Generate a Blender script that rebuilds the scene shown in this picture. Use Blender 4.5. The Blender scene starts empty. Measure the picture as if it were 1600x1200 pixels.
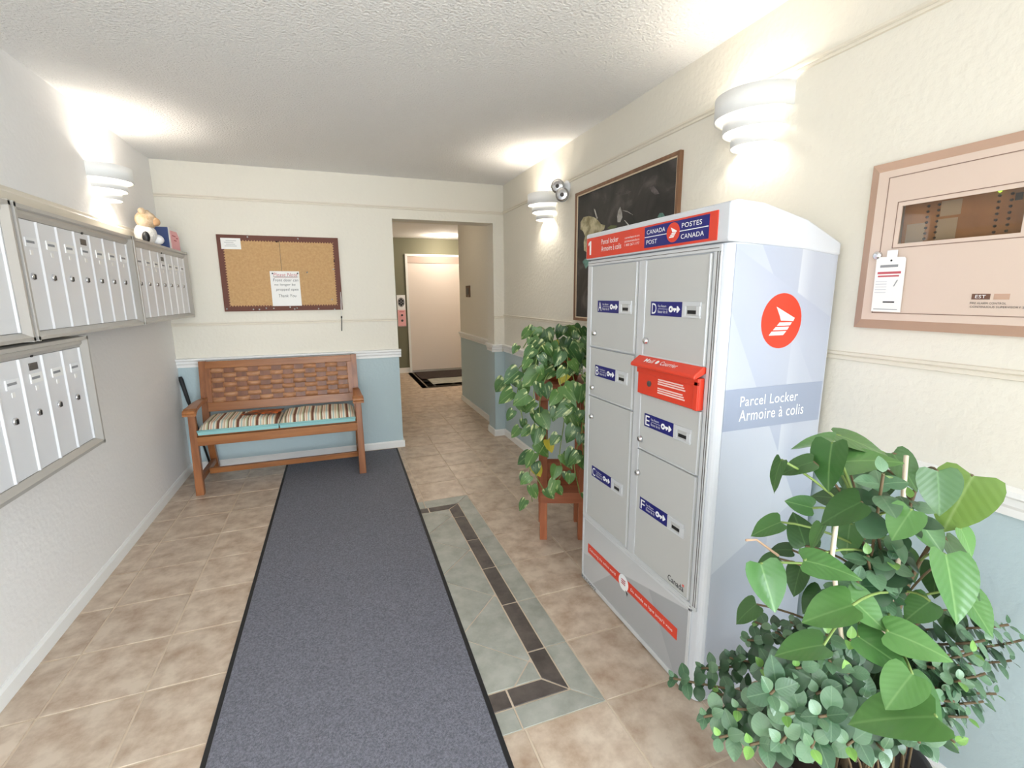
import bpy, math, random
from mathutils import Vector, Matrix
random.seed(7)
S = bpy.context.scene
COL = S.collection

# ------------------------------------------------------------------ camera
PITCH, YAW, ROLL, CAMH, FPX = 0.18645, 0.35466, -0.00719, 1.4285, 740.97
def cam_axes():
    cy, sy, cp, sp = math.cos(YAW), math.sin(YAW), math.cos(PITCH), math.sin(PITCH)
    fw = Vector((sy*cp, cy*cp, -sp)); rt = Vector((cy, -sy, 0)); up = rt.cross(fw)
    c, s = math.cos(ROLL), math.sin(ROLL)
    return c*rt + s*up, -s*rt + c*up, fw
RT, UP, FW = cam_axes()
cd = bpy.data.cameras.new('camera'); cam = bpy.data.objects.new('camera', cd); COL.objects.link(cam)
cd.sensor_fit = 'HORIZONTAL'; cd.sensor_width = 36; cd.lens = FPX*36/1600; cd.clip_start = 0.05
m = Matrix.Identity(4)
for i, v in enumerate((RT, UP, -FW)):
    for j in range(3): m[j][i] = v[j]
m[2][3] = CAMH
cam.matrix_world = m
S.camera = cam
def at(px, py, y):
    "photo pixel -> point on the plane Y = y"
    d = RT*((px-800)/FPX) - UP*((py-600)/FPX) + FW
    return Vector((0, 0, CAMH)) + d*(y/d.y)
def at_x(px, py, x):
    d = RT*((px-800)/FPX) - UP*((py-600)/FPX) + FW
    return Vector((0, 0, CAMH)) + d*(x/d.x)

# ------------------------------------------------------------------ world and light
W = bpy.data.worlds.new('daylight'); S.world = W; W.use_nodes = True
W.node_tree.nodes['Background'].inputs[0].default_value = (0.80, 0.90, 1.0, 1)
W.node_tree.nodes['Background'].inputs[1].default_value = 1.0
def area(name, loc, rot, sx, sy, power, col):
    l = bpy.data.lights.new(name, 'AREA'); l.shape = 'RECTANGLE'; l.size = sx; l.size_y = sy; l.energy = power; l.color = col
    o = bpy.data.objects.new(name, l); o.location = loc; o.rotation_euler = rot; COL.objects.link(o); return o
area('entrance_daylight', (0.18, -3.55, 1.22), (math.radians(90), 0, 0), 2.5, 2.2, 6, (0.80, 0.90, 1.0))
sl = bpy.data.lights.new('low_daylight', 'SUN'); sl.energy = 1.08; sl.angle = math.radians(34); sl.color = (0.95, 0.97, 1.0)   # hazy low daylight through the glazed entrance
so = bpy.data.objects.new('low_daylight', sl); so.rotation_euler = (math.radians(87.0), 0, math.radians(4)); so.location = (0, -6, 2); COL.objects.link(so)
area('left_window_daylight', (-1.17, -2.3, 1.25), (0, math.radians(-90), 0), 1.9, 2.0, 1, (0.80, 0.90, 1.0))  # added fill lamp at a made-up window, towards the right wall
area('right_window_daylight', (1.54, -2.3, 1.25), (0, math.radians(90), 0), 1.9, 2.0, 108, (0.80, 0.90, 1.0))  # added fill lamp at a made-up window, brightens the left wall
V = S.view_settings
S.display_settings.display_device = 'sRGB'
V.view_transform = 'Standard'; V.look = 'None'; V.exposure = 1.13; V.gamma = 1.0; V.use_curve_mapping = False
SCONCE_W, POT_W = 1.05, 9.0

# ------------------------------------------------------------------ materials
def lin(c):
    return tuple((x/255/12.92 if x/255 <= 0.04045 else ((x/255+0.055)/1.055)**2.4) for x in c) + (1,)
MATS = {}
def mat(name, rgb, rough=0.5, metal=0.0, bump=0.0, bscale=60, rgb2=None, nscale=8, detail=4, lo=0.35, hi=0.65, rnd=0.0, coat=0.0, emit=0.0, spec=0.5):
    if name in MATS: return MATS[name]
    M = bpy.data.materials.new(name); M.use_nodes = True; n = M.node_tree.nodes; L = M.node_tree.links
    b = n['Principled BSDF']; b.inputs['Base Color'].default_value = lin(rgb)
    b.inputs['Roughness'].default_value = rough; b.inputs['Metallic'].default_value = metal
    b.inputs['Coat Weight'].default_value = coat; b.inputs['Specular IOR Level'].default_value = spec
    tc = n.new('ShaderNodeTexCoord'); vec = tc.outputs['Object']
    if rnd:
        oi = n.new('ShaderNodeObjectInfo'); cm = n.new('ShaderNodeVectorMath'); cm.operation = 'SCALE'
        cx = n.new('ShaderNodeCombineXYZ'); L.new(oi.outputs['Random'], cx.inputs[0]); L.new(oi.outputs['Random'], cx.inputs[1])
        cm.inputs['Scale'].default_value = 40; L.new(cx.outputs[0], cm.inputs[0])
        ad = n.new('ShaderNodeVectorMath'); L.new(vec, ad.inputs[0]); L.new(cm.outputs[0], ad.inputs[1]); vec = ad.outputs[0]
    if rgb2:
        t = n.new('ShaderNodeTexNoise'); t.inputs['Scale'].default_value = nscale; t.inputs['Detail'].default_value = detail; t.inputs['Roughness'].default_value = 0.6
        L.new(vec, t.inputs['Vector']); r = n.new('ShaderNodeValToRGB')
        r.color_ramp.elements[0].position = lo; r.color_ramp.elements[1].position = hi
        r.color_ramp.elements[0].color = lin(rgb); r.color_ramp.elements[1].color = lin(rgb2)
        L.new(t.outputs['Fac'], r.inputs[0]); out = r.outputs[0]
        if rnd:
            h = n.new('ShaderNodeHueSaturation'); mr = n.new('ShaderNodeMapRange')
            mr.inputs['To Min'].default_value = 1-rnd; mr.inputs['To Max'].default_value = 1+rnd
            L.new(oi.outputs['Random'], mr.inputs[0]); L.new(mr.outputs[0], h.inputs['Value']); L.new(out, h.inputs['Color']); out = h.outputs[0]
        L.new(out, b.inputs['Base Color'])
    if bump:
        t2 = n.new('ShaderNodeTexNoise'); t2.inputs['Scale'].default_value = bscale; t2.inputs['Detail'].default_value = 3
        L.new(vec, t2.inputs['Vector']); bp = n.new('ShaderNodeBump'); bp.inputs['Strength'].default_value = bump; bp.inputs['Distance'].default_value = 0.01
        L.new(t2.outputs['Fac'], bp.inputs['Height']); L.new(bp.outputs[0], b.inputs['Normal'])
    if emit:
        b.inputs['Emission Color'].default_value = lin(rgb); b.inputs['Emission Strength'].default_value = emit
    MATS[name] = M; return M

def wood(name, a, b_, rough=0.4, axis=0, scale=9):
    if name in MATS: return MATS[name]
    M = mat(name, a, rough); n = M.node_tree.nodes; L = M.node_tree.links
    tc = n['Texture Coordinate'] if 'Texture Coordinate' in n else n.new('ShaderNodeTexCoord')
    mp = n.new('ShaderNodeMapping'); sc = [scale*3]*3; sc[axis] = scale*0.25; mp.inputs['Scale'].default_value = sc
    oi = n.new('ShaderNodeObjectInfo'); ad = n.new('ShaderNodeVectorMath'); L.new(tc.outputs['Object'], ad.inputs[0]); L.new(oi.outputs['Random'], ad.inputs[1])
    L.new(ad.outputs[0], mp.inputs[0]); t = n.new('ShaderNodeTexNoise'); t.inputs['Scale'].default_value = 1; t.inputs['Detail'].default_value = 5; t.inputs['Distortion'].default_value = 0.6
    L.new(mp.outputs[0], t.inputs['Vector']); r = n.new('ShaderNodeValToRGB'); r.color_ramp.elements[0].position = .3; r.color_ramp.elements[1].position = .7
    r.color_ramp.elements[0].color = lin(a); r.color_ramp.elements[1].color = lin(b_); L.new(t.outputs['Fac'], r.inputs[0])
    L.new(r.outputs[0], n['Principled BSDF'].inputs['Base Color']); return M

cream = mat('cream_wall_paint', (236, 230, 216), 0.75, bump=0.25, bscale=45)
ceil_m = mat('stippled_ceiling', (245, 243, 240), 0.9, bump=1.0, bscale=85)
teal = mat('pale_teal_paint', (188, 206, 210), 0.65, bump=0.2, bscale=45)
olive = mat('olive_grey_paint', (122, 120, 98), 0.7)
trimw = mat('white_trim_paint', (244, 243, 240), 0.45)
creamtrim = mat('cream_trim_paint', (230, 221, 204), 0.5)
grout = mat('sand_grout', (216, 198, 176), 0.9)
tile_b = mat('beige_stone_tile', (216, 198, 178), 0.38, rgb2=(168, 140, 116), nscale=10, detail=9, lo=0.38, hi=0.72, rnd=0.05, bump=0.05, bscale=30)
tile_g = mat('grey_green_tile', (182, 182, 172), 0.42, rgb2=(154, 155, 144), nscale=10, detail=6, rnd=0.04)
tile_d = mat('dark_slate_tile', (76, 68, 64), 0.5, rgb2=(104, 94, 88), nscale=12, detail=6, rnd=0.08)
mat_pile = mat('grey_carpet_pile', (98, 98, 107), 0.95, rgb2=(136, 136, 146), nscale=150, detail=6, bump=0.6, bscale=300)
rubber = mat('black_rubber', (28, 28, 30), 0.6)
alu = mat('brushed_aluminium', (238, 238, 240), 0.35, metal=0.12)
alu_frame = mat('aluminium_frame', (196, 192, 186), 0.35, metal=0.4)
chrome = mat('chrome', (225, 225, 228), 0.15, metal=1.0)
black = mat('black_plastic', (22, 22, 24), 0.4)
darkgrey = mat('dark_grey_plate', (88, 82, 78), 0.4)
whitep = mat('white_plastic', (245, 245, 246), 0.4)
paper = mat('white_paper', (246, 244, 240), 0.8)
lock_grey = mat('locker_door_grey', (196, 196, 193), 0.42)
lock_trim = mat('locker_trim_grey', (216, 218, 220), 0.35, metal=0.15)
lock_shell = mat('locker_shell_white', (214, 217, 222), 0.3)
red = mat('signal_red', (226, 66, 42), 0.35)
blue = mat('navy_blue', (26, 28, 116), 0.4)
white_ink = mat('white_ink', (250, 250, 250), 0.6)
black_ink = mat('black_ink', (35, 35, 38), 0.7)
grey_ink = mat('grey_ink', (150, 150, 152), 0.7)
red_ink = mat('red_ink', (196, 92, 100), 0.7)
pink = mat('pink_paper', (246, 184, 188), 0.8)
tan_metal = mat('tan_enamel', (220, 198, 182), 0.4)
tan_edge = mat('tan_frame_enamel', (196, 160, 138), 0.45)
cork = mat('cork', (206, 168, 120), 0.9, rgb2=(194, 154, 106), nscale=60, detail=5, bump=0.2, bscale=200)
brown_paper = mat('brown_border_paper', (112, 70, 58), 0.75)
bench_w = wood('bench_wood', (136, 80, 36), (168, 108, 58), 0.35, 0)
bench_v = wood('bench_wood_upright', (126, 74, 38), (162, 102, 60), 0.35, 2)
weave_l = wood('woven_strip_wood', (160, 108, 72), (194, 144, 108), 0.4, 0)
weave_d = wood('woven_upright_wood', (112, 66, 38), (140, 86, 54), 0.4, 2)
cedar = wood('cedar_wood', (150, 82, 50), (186, 112, 74), 0.5, 2)
frame_w = wood('walnut_frame', (120, 84, 58), (150, 110, 80), 0.4, 2)
terra = mat('terracotta', (190, 110, 66), 0.8)
sconce_m = mat('white_sconce_enamel', (243, 243, 241), 0.5)
bulb_m = mat('warm_bulb', (255, 240, 214), 0.5, emit=14)
soil = mat('potting_soil', (48, 36, 28), 0.95)
bark = mat('brown_stem', (104, 86, 60), 0.7)
gstem = mat('green_stem', (126, 148, 78), 0.6)
door_m = mat('elevator_door_paint', (232, 220, 210), 0.45)

def glass_mat(name, tint, alpha):
    M = bpy.data.materials.new(name); M.use_nodes = True; n = M.node_tree.nodes; L = M.node_tree.links
    n.remove(n['Principled BSDF']); t = n.new('ShaderNodeBsdfTransparent'); t.inputs[0].default_value = tint
    g = n.new('ShaderNodeBsdfGlossy'); g.inputs['Roughness'].default_value = 0.03; mx = n.new('ShaderNodeMixShader'); mx.inputs[0].default_value = alpha
    L.new(t.outputs[0], mx.inputs[1]); L.new(g.outputs[0], mx.inputs[2]); L.new(mx.outputs[0], n['Material Output'].inputs[0]); return M
glass = glass_mat('clear_glass', (0.95, 0.97, 0.97, 1), 0.07)
smoked = glass_mat('smoked_glass', (0.86, 0.81, 0.74, 1), 0.07)

def leaf_mat(name, a, b_, rib, rough=0.35, varieg=None):
    "leaf local space: x across, y along; light midrib, soft side veins"
    M = mat(name, a, rough); n = M.node_tree.nodes; L = M.node_tree.links; bs = n['Principled BSDF']
    tc = n['Texture Coordinate']; sx = n.new('ShaderNodeSeparateXYZ'); L.new(tc.outputs['Object'], sx.inputs[0])
    oi = n.new('ShaderNodeObjectInfo')
    r0 = n.new('ShaderNodeValToRGB'); r0.color_ramp.elements[0].color = lin(a); r0.color_ramp.elements[1].color = lin(b_); L.new(oi.outputs['Random'], r0.inputs[0]); colr = r0.outputs[0]
    if varieg:
        ad = n.new('ShaderNodeVectorMath'); L.new(tc.outputs['Object'], ad.inputs[0]); L.new(oi.outputs['Random'], ad.inputs[1])
        mp = n.new('ShaderNodeMapping'); mp.inputs['Scale'].default_value = (5, 1.5, 2); L.new(ad.outputs[0], mp.inputs[0])
        t = n.new('ShaderNodeTexNoise'); t.inputs['Scale'].default_value = 1; t.inputs['Detail'].default_value = 5; L.new(mp.outputs[0], t.inputs['Vector'])
        rr = n.new('ShaderNodeValToRGB'); rr.color_ramp.elements[0].position = .56; rr.color_ramp.elements[1].position = .70; L.new(t.outputs['Fac'], rr.inputs[0])
        mv = n.new('ShaderNodeMix'); mv.data_type = 'RGBA'; L.new(rr.outputs[0], mv.inputs[0]); L.new(colr, mv.inputs[6]); mv.inputs[7].default_value = lin(varieg); colr = mv.outputs[2]
    ab = n.new('ShaderNodeMath'); ab.operation = 'ABSOLUTE'; L.new(sx.outputs[0], ab.inputs[0])
    mr = n.new('ShaderNodeMapRange'); mr.inputs[1].default_value = 0.0; mr.inputs[2].default_value = 0.03; mr.inputs[3].default_value = 0.5; mr.inputs[4].default_value = 0.0; L.new(ab.outputs[0], mr.inputs[0])
    mx = n.new('ShaderNodeMix'); mx.data_type = 'RGBA'; L.new(mr.outputs[0], mx.inputs[0]); L.new(colr, mx.inputs[6]); mx.inputs[7].default_value = lin(rib)
    L.new(mx.outputs[2], bs.inputs['Base Color'])
    w = n.new('ShaderNodeMath'); w.operation = 'MULTIPLY_ADD'; L.new(ab.outputs[0], w.inputs[0]); w.inputs[1].default_value = -0.9; L.new(sx.outputs[1], w.inputs[2])
    sn = n.new('ShaderNodeMath'); sn.operation = 'SINE'; ml = n.new('ShaderNodeMath'); ml.operation = 'MULTIPLY'; ml.inputs[1].default_value = 42; L.new(w.outputs[0], ml.inputs[0]); L.new(ml.outputs[0], sn.inputs[0])
    bp = n.new('ShaderNodeBump'); bp.inputs['Strength'].default_value = 0.05; bp.inputs['Distance'].default_value = 0.004; L.new(sn.outputs[0], bp.inputs['Height']); L.new(bp.outputs[0], bs.inputs['Normal'])
    bs.inputs['Subsurface Weight'].default_value = 0.0
    return M
leaf_heart = leaf_mat('philodendron_leaf', (66, 108, 56), (96, 142, 76), (138, 174, 112), 0.3)
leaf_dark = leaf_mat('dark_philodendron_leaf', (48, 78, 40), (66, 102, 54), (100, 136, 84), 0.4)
leaf_pothos = leaf_mat('pothos_leaf', (48, 84, 40), (88, 124, 58), (134, 160, 98), 0.35, varieg=(206, 212, 150))
leaf_small = leaf_mat('small_round_leaf', (58, 92, 62), (112, 144, 110), (118, 148, 112), 0.25)
leaf_bud = leaf_mat('young_bud_leaf', (104, 150, 72), (136, 180, 92), (160, 196, 116), 0.35)
leaf_yel = leaf_mat('yellowing_leaf', (176, 160, 48), (196, 180, 60), (200, 190, 100), 0.4)

# ------------------------------------------------------------------ mesh helpers
OFF = {}
class MB:
    def __init__(s): s.v = []; s.f = []; s.mi = []
    def add(s, vs, fs, mi=0):
        b = len(s.v); s.v += [Vector(p) for p in vs]
        for f in fs: s.f.append([i+b for i in f]); s.mi.append(mi)
        return s
    def box(s, x0, x1, y0, y1, z0, z1, mi=0):
        x0, x1 = sorted((x0, x1)); y0, y1 = sorted((y0, y1)); z0, z1 = sorted((z0, z1))
        return s.add([(x0,y0,z0),(x1,y0,z0),(x1,y1,z0),(x0,y1,z0),(x0,y0,z1),(x1,y0,z1),(x1,y1,z1),(x0,y1,z1)],
                     [(0,3,2,1),(4,5,6,7),(0,1,5,4),(1,2,6,5),(2,3,7,6),(3,0,4,7)], mi)
    def hexa(s, bot, top, mi=0):
        "eight corner box: bot and top are four points each, counter-clockwise from above"
        return s.add(list(bot)+list(top), [(3,2,1,0),(4,5,6,7),(0,1,5,4),(1,2,6,5),(2,3,7,6),(3,0,4,7)], mi)
    def prism(s, poly, axis, a0, a1, mi=0):
        "extrude a 2-D polygon along axis 0/1/2 from a0 to a1"
        def P(p, a):
            l = list(p); l.insert(axis, a); return tuple(l)
        n = len(poly); vs = [P(p, a0) for p in poly] + [P(p, a1) for p in poly]
        fs = [tuple(range(n-1, -1, -1)), tuple(range(n, 2*n))] + [(i, (i+1) % n, (i+1) % n+n, i+n) for i in range(n)]
        return s.add(vs, fs, mi)
    def tube(s, pts, r, seg=8, mi=0, cap=True):
        pts = [Vector(p) for p in pts]; n = len(pts); rs = r if isinstance(r, (list, tuple)) else [r]*n
        vs = []; fs = []; prev = None
        for i, p in enumerate(pts):
            t = (pts[min(i+1, n-1)] - pts[max(i-1, 0)]).normalized()
            a = prev if prev is not None else (Vector((0,0,1)) if abs(t.z) < .9 else Vector((1,0,0)))
            u = (a - t*a.dot(t)); u = u.normalized() if u.length > 1e-6 else t.orthogonal().normalized(); prev = u; w = t.cross(u)
            for k in range(seg):
                an = 2*math.pi*k/seg; vs.append(p + (u*math.cos(an) + w*math.sin(an))*rs[i])
        for i in range(n-1):
            for k in range(seg): fs.append((i*seg+k, i*seg+(k+1) % seg, (i+1)*seg+(k+1) % seg, (i+1)*seg+k))
        if cap: fs += [tuple(range(seg-1, -1, -1)), tuple(range((n-1)*seg, n*seg))]
        return s.add(vs, fs, mi)
    def lathe(s, prof, c, seg=20, axis=Vector((0,0,1)), mi=0):
        "prof: list of (radius, height) along axis from point c"
        axis = Vector(axis).normalized(); u = axis.orthogonal().normalized(); w = axis.cross(u); c = Vector(c); vs = []; fs = []
        for r, h in prof:
            for k in range(seg):
                a = 2*math.pi*k/seg; vs.append(c + axis*h + (u*math.cos(a) + w*math.sin(a))*r)
        for i in range(len(prof)-1):
            for k in range(seg): fs.append((i*seg+k, i*seg+(k+1) % seg, (i+1)*seg+(k+1) % seg, (i+1)*seg+k))
        fs += [tuple(range(seg-1, -1, -1)), tuple(range((len(prof)-1)*seg, len(prof)*seg))]
        return s.add(vs, fs, mi)
    def ball(s, c, r, seg=14, rings=8, sc=(1,1,1), mi=0):
        vs = []; fs = []
        for i in range(rings+1):
            t = math.pi*i/rings
            for k in range(seg):
                a = 2*math.pi*k/seg; vs.append(Vector(c) + Vector((math.sin(t)*math.cos(a)*r*sc[0], math.sin(t)*math.sin(a)*r*sc[1], math.cos(t)*r*sc[2])))
        for i in range(rings):
            for k in range(seg): fs.append((i*seg+k, (i+1)*seg+k, (i+1)*seg+(k+1) % seg, i*seg+(k+1) % seg))
        return s.add(vs, fs, mi)
    def mesh(s, name, mats, smooth=False, off=Vector((0,0,0))):
        me = bpy.data.meshes.new(name); me.from_pydata([tuple(p-off) for p in s.v], [], s.f)
        for mm in (mats if isinstance(mats, (list, tuple)) else [mats]): me.materials.append(mm)
        for p, i in zip(me.polygons, s.mi): p.material_index = i; p.use_smooth = smooth
        me.validate(); me.update(); return me
    def build(s, name, mats, parent=None, smooth=False, bevel=0.0):
        if parent is not None: off = OFF[parent]
        else:
            lo = [min(p[i] for p in s.v) for i in range(3)]; hi = [max(p[i] for p in s.v) for i in range(3)]
            off = Vector(((lo[0]+hi[0])/2, (lo[1]+hi[1])/2, lo[2]))
        me = s.mesh(name, mats, smooth, off)
        o = bpy.data.objects.new(name, me); COL.objects.link(o); OFF[o] = off.copy()
        if parent is not None: o.parent = parent
        else: o.location = off
        if bevel:
            b = o.modifiers.new('bevel', 'BEVEL'); b.width = bevel; b.segments = 2; b.limit_method = 'ANGLE'; b.angle_limit = math.radians(40)
            if smooth is False:
                for p in me.polygons: p.use_smooth = False
        return o
def tag(o, label=None, cat=None, group=None, kind=None):
    if label: o['label'] = label
    if cat: o['category'] = cat
    if group: o['group'] = group
    if kind: o['kind'] = kind
    return o
def thing(name, loc, label, cat, group=None):
    o = bpy.data.objects.new(name, None); o.empty_display_size = 0.05; COL.objects.link(o); o.location = loc; OFF[o] = Vector(loc)
    return tag(o, label, cat, group)
def struct(o, label=None): o['kind'] = 'structure'; (label and tag(o, label)); return o

AXES = {'front': (Vector((0,-1,0)), Vector((0,0,1)), Vector((-1,0,0))),   # faces -X (right wall, locker front)
        'side': (Vector((1,0,0)), Vector((0,0,1)), Vector((0,-1,0))),     # faces -Y (back wall, locker side)
        'left': (Vector((0,1,0)), Vector((0,0,1)), Vector((1,0,0)))}      # faces +X (left wall)
TXT = {}
def text_mesh(body, bold):
    k = (body, bold)
    if k not in TXT:
        c = bpy.data.curves.new('text', 'FONT'); c.body = body; c.resolution_u = 3; c.offset = bold; c.fill_mode = 'FRONT'
        c.space_character = 1.06
        o = bpy.data.objects.new('text', c); COL.objects.link(o); bpy.context.view_layer.update()
        me = bpy.data.meshes.new_from_object(o.evaluated_get(bpy.context.evaluated_depsgraph_get()))
        TXT[k] = ([v.co.copy() for v in me.vertices], [list(p.vertices) for p in me.polygons])
        bpy.data.objects.remove(o); bpy.data.curves.remove(c); bpy.data.meshes.remove(me)
    return TXT[k]
def text(body, face, depth, u0, u1, v0, v1, m_, parent, name='lettering', bold=0.0, lift=0.0012, slant=0.0):
    "fit the words into u0..u1 (left to right as read) by v0..v1 on a face at the given depth"
    vs, fs = text_mesh(body, bold); r, u, nrm = AXES[face]
    x0 = min(p.x for p in vs); x1 = max(p.x for p in vs); y0 = min(p.y for p in vs); y1 = max(p.y for p in vs)
    b = MB(); P = []
    for p in vs:
        a = (p.x-x0)/(x1-x0); c = (p.y-y0)/(y1-y0)
        P.append(flat(face, depth, u0+(u1-u0)*a + slant*c*(v1-v0), v0+(v1-v0)*c, lift))
    b.add(P, fs); return b.build(name, m_, parent)
def flat(face, depth, u, v, lift=0.0):
    if face == 'front': return Vector((depth-lift, u, v))
    if face == 'side': return Vector((u, depth-lift, v))
    return Vector((depth+lift, u, v))
def slab(face, depth, u0, u1, v0, v1, th, b=None, mi=0):
    "thin raised plate"
    b = b or MB(); a = flat(face, depth, u0, v0, 0); c = flat(face, depth, u1, v1, th)
    return b.box(a.x, c.x, a.y, c.y, a.z, c.z, mi)
def shape(face, depth, pts, th, b=None, mi=0):
    "thin raised plate with a polygon outline (u, v)"
    b = b or MB(); n = len(pts); A = [flat(face, depth, u, v, 0) for u, v in pts]; B = [flat(face, depth, u, v, th) for u, v in pts]
    return b.add(A+B, [tuple(range(n, 2*n)), tuple(range(n-1, -1, -1))] + [(i, (i+1) % n, (i+1) % n+n, i+n) for i in range(n)], mi)
def circ(u, v, ru, rv, n=32): return [(u+ru*math.cos(2*math.pi*i/n), v+rv*math.sin(2*math.pi*i/n)) for i in range(n)]

# ================================================================== ROOM
XL, XR, YB, YF, H = -1.209, 1.578, 4.468, -3.7, 2.44
XD, XJ, ZD, YT = 0.537, 1.472, 2.094, 4.68          # hall opening: left edge, right edge, head, back face of the wall
HX, HY, YE = 1.59, 6.28, 8.93                        # hall right wall plane and its end, lift wall
ZW = 0.868                                           # wainscot height

b = MB().box(XL-.1, XR+.1, YF-.1, YT, -.12, -.003).box(0.2, 4.2, YT, YE+.1, -.12, -.003)
floor = struct(b.build('floor', grout)); OFF[floor] = floor.location.copy()
struct(MB().box(XL-.1, XR+.1, YF-.1, YT, H, H+.1).box(0.2, 4.2, YT, YE+.1, H, H+.1).build('ceiling', ceil_m))
WY0, WY1, WZ0_, WZ1_ = -3.3, -1.3, .3, 2.2      # made-up side openings behind the camera, added for side fill light
offwhite = mat('off_white_wall_paint', (243, 240, 237), 0.75, bump=0.25, bscale=45)
struct(MB().box(XL-.1, XL, WY1, YT, 0, H).box(XL-.1, XL, YF, WY0, 0, H).box(XL-.1, XL, WY0, WY1, 0, WZ0_).box(XL-.1, XL, WY0, WY1, WZ1_, H).build('wall_left', offwhite))
for k, x in ((2, XL-.07), (3, XR+.03)):
    w = struct(MB().box(x, x+.04, WY0, WY1, WZ0_, WZ0_+.05).box(x, x+.04, WY0, WY1, WZ1_-.05, WZ1_).box(x, x+.04, WY0, WY0+.05, WZ0_+.05, WZ1_-.05).box(x, x+.04, WY1-.05, WY1, WZ0_+.05, WZ1_-.05).build('window_%d' % k, alu_frame))  # invented windows, put in to go with the side fill lamps
    MB().box(x+.018, x+.022, WY0+.05, WY1-.05, WZ0_+.05, WZ1_-.05).build('pane', glass, w)
struct(MB().box(XR, XR+.1, WY1, YT, ZW, H).box(XR, XR+.1, WY1, YT, 0, ZW, 1).box(XR, XR+.1, YF, WY0, 0, H).box(XR, XR+.1, WY0, WY1, 0, WZ0_).box(XR, XR+.1, WY0, WY1, WZ1_, H).build('wall_right', [cream, teal]))
b = MB().box(XL, XD, YB, YT, ZW, H).box(XL, XD, YB, YT, 0, ZW, 1).box(XD, XJ, YB, YT, ZD, H)
b.box(XJ, XR, YB, YT, ZW, H).box(XJ, XR, YB, YT, 0, ZW, 1)
struct(b.build('wall_back', [cream, teal]))
b = MB().box(XL, XR, YF-.1, YF, 2.3, H).box(XL, -1.1, YF-.1, YF, 0, 2.3).box(1.46, XR, YF-.1, YF, 0, 2.3)
struct(b.build('wall_front', cream))
w = struct(MB().box(-1.1, 1.46, YF-.06, YF-.02, 2.24, 2.3).box(-1.1, 1.46, YF-.06, YF-.02, 0, .1).box(-1.1, -1.04, YF-.06, YF-.02, .1, 2.24)
           .box(1.40, 1.46, YF-.06, YF-.02, .1, 2.24).box(.15, .21, YF-.06, YF-.02, .1, 2.24).build('window_1', alu_frame))
for x0, x1 in ((-1.04, .15), (.21, 1.40)): MB().box(x0, x1, YF-.045, YF-.04, .1, 2.24).build('pane', glass, w)
# hall
struct(MB().box(.2, .3, YT, YE, 0, H).build('wall_hall_left', cream))
struct(MB().box(HX, HX+.6, YT, HY, ZW, H).box(HX, HX+.6, YT, HY, 0, ZW, 1).build('wall_hall_right', [cream, teal]))
struct(MB().box(.3, 4.2, YE, YE+.1, 0, H).build('wall_hall_end', olive))
struct(MB().box(4.1, 4.2, HY, YE, 0, H).box(HX+.6, 4.1, HY-.1, HY, 0, H).build('wall_corridor', cream))

# skirting
BH, BT = .066, .014
struct(MB().prism([(XL, 0), (XL+BT, 0), (XL+BT, BH-.012), (XL+.006, BH), (XL, BH)], 1, YF, YB).build('baseboard_left', trimw))
struct(MB().prism([(XR, 0), (XR, BH), (XR-.006, BH), (XR-BT, BH-.012), (XR-BT, 0)], 1, YF, YB).build('baseboard_right', trimw))
b = MB().prism([(YB, 0), (YB, BH), (YB-.006, BH), (YB-BT, BH-.012), (YB-BT, 0)], 0, XL+BT, XD)
b.box(XD, XD+BT, YB-BT, YT, 0, BH)
b.prism([(YB, 0), (YB, BH), (YB-.006, BH), (YB-BT, BH-.012), (YB-BT, 0)], 0, XJ-BT, XR-BT).box(XJ-BT, XJ, YB, YT, 0, BH)
struct(b.build('baseboard_back', trimw))
struct(MB().box(HX-BT, HX, YT, HY, 0, BH).box(.3, 1.27, YE-BT, YE, 0, BH+.03).box(2.41, 4.1, YE-BT, YE, 0, BH+.03).build('baseboard_hall', trimw))
# chair rails: moulded profile (out, z)
RP = [(0, .866), (.012, .868), (.012, .888), (.02, .898), (.02, .916), (.034, .924), (.034, .938), (.0, .942)]
def rail_x(y, x0, x1, b): return b.prism([(y-o, z) for o, z in RP], 0, x0, x1)
def rail_y(x, s, y0, y1, b): return b.prism([(x+s*o, z) for o, z in RP], 1, y0, y1)
struct(rail_x(YB, XL, XD+.02, MB()).build('trim_1', trimw))
b = rail_x(YB, XJ-.03, XR-.03, MB()); rail_y(XJ, -1, YB, YT, b); struct(b.build('trim_2', trimw))
struct(rail_y(XR, -1, WY1, YB, MB()).build('trim_3', trimw))
struct(rail_y(HX, -1, YT, HY, MB()).build('trim_4', trimw))
# thin picture mouldings painted like the wall
def mould(z): return [(0, z-.014), (.007, z-.012), (.007, z-.004), (.004, z), (.009, z+.004), (.009, z+.012), (0, z+.014)]
n = 5
for z, spans in ((2.188, [(XL, XR)]), (1.21, [(XL, XD), (XJ, XR)])):
    for x0, x1 in spans:
        struct(MB().prism([(YB-o, zz) for o, zz in mould(z)], 0, x0, x1).build('trim_%d' % n, creamtrim)); n += 1
    struct(MB().prism([(XR-o, zz) for o, zz in mould(z+(.012 if z < 2 else .004))], 1, WY1, YB).build('trim_%d' % n, creamtrim)); n += 1
struct(MB().prism([(XL, 1.80), (XL+.022, 1.80), (XL+.022, 1.845), (XL+.012, 1.855), (XL+.012, 1.868), (XL, 1.874)], 1, 0.9, 4.42).build('trim_%d' % n, creamtrim)); n += 1

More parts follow.
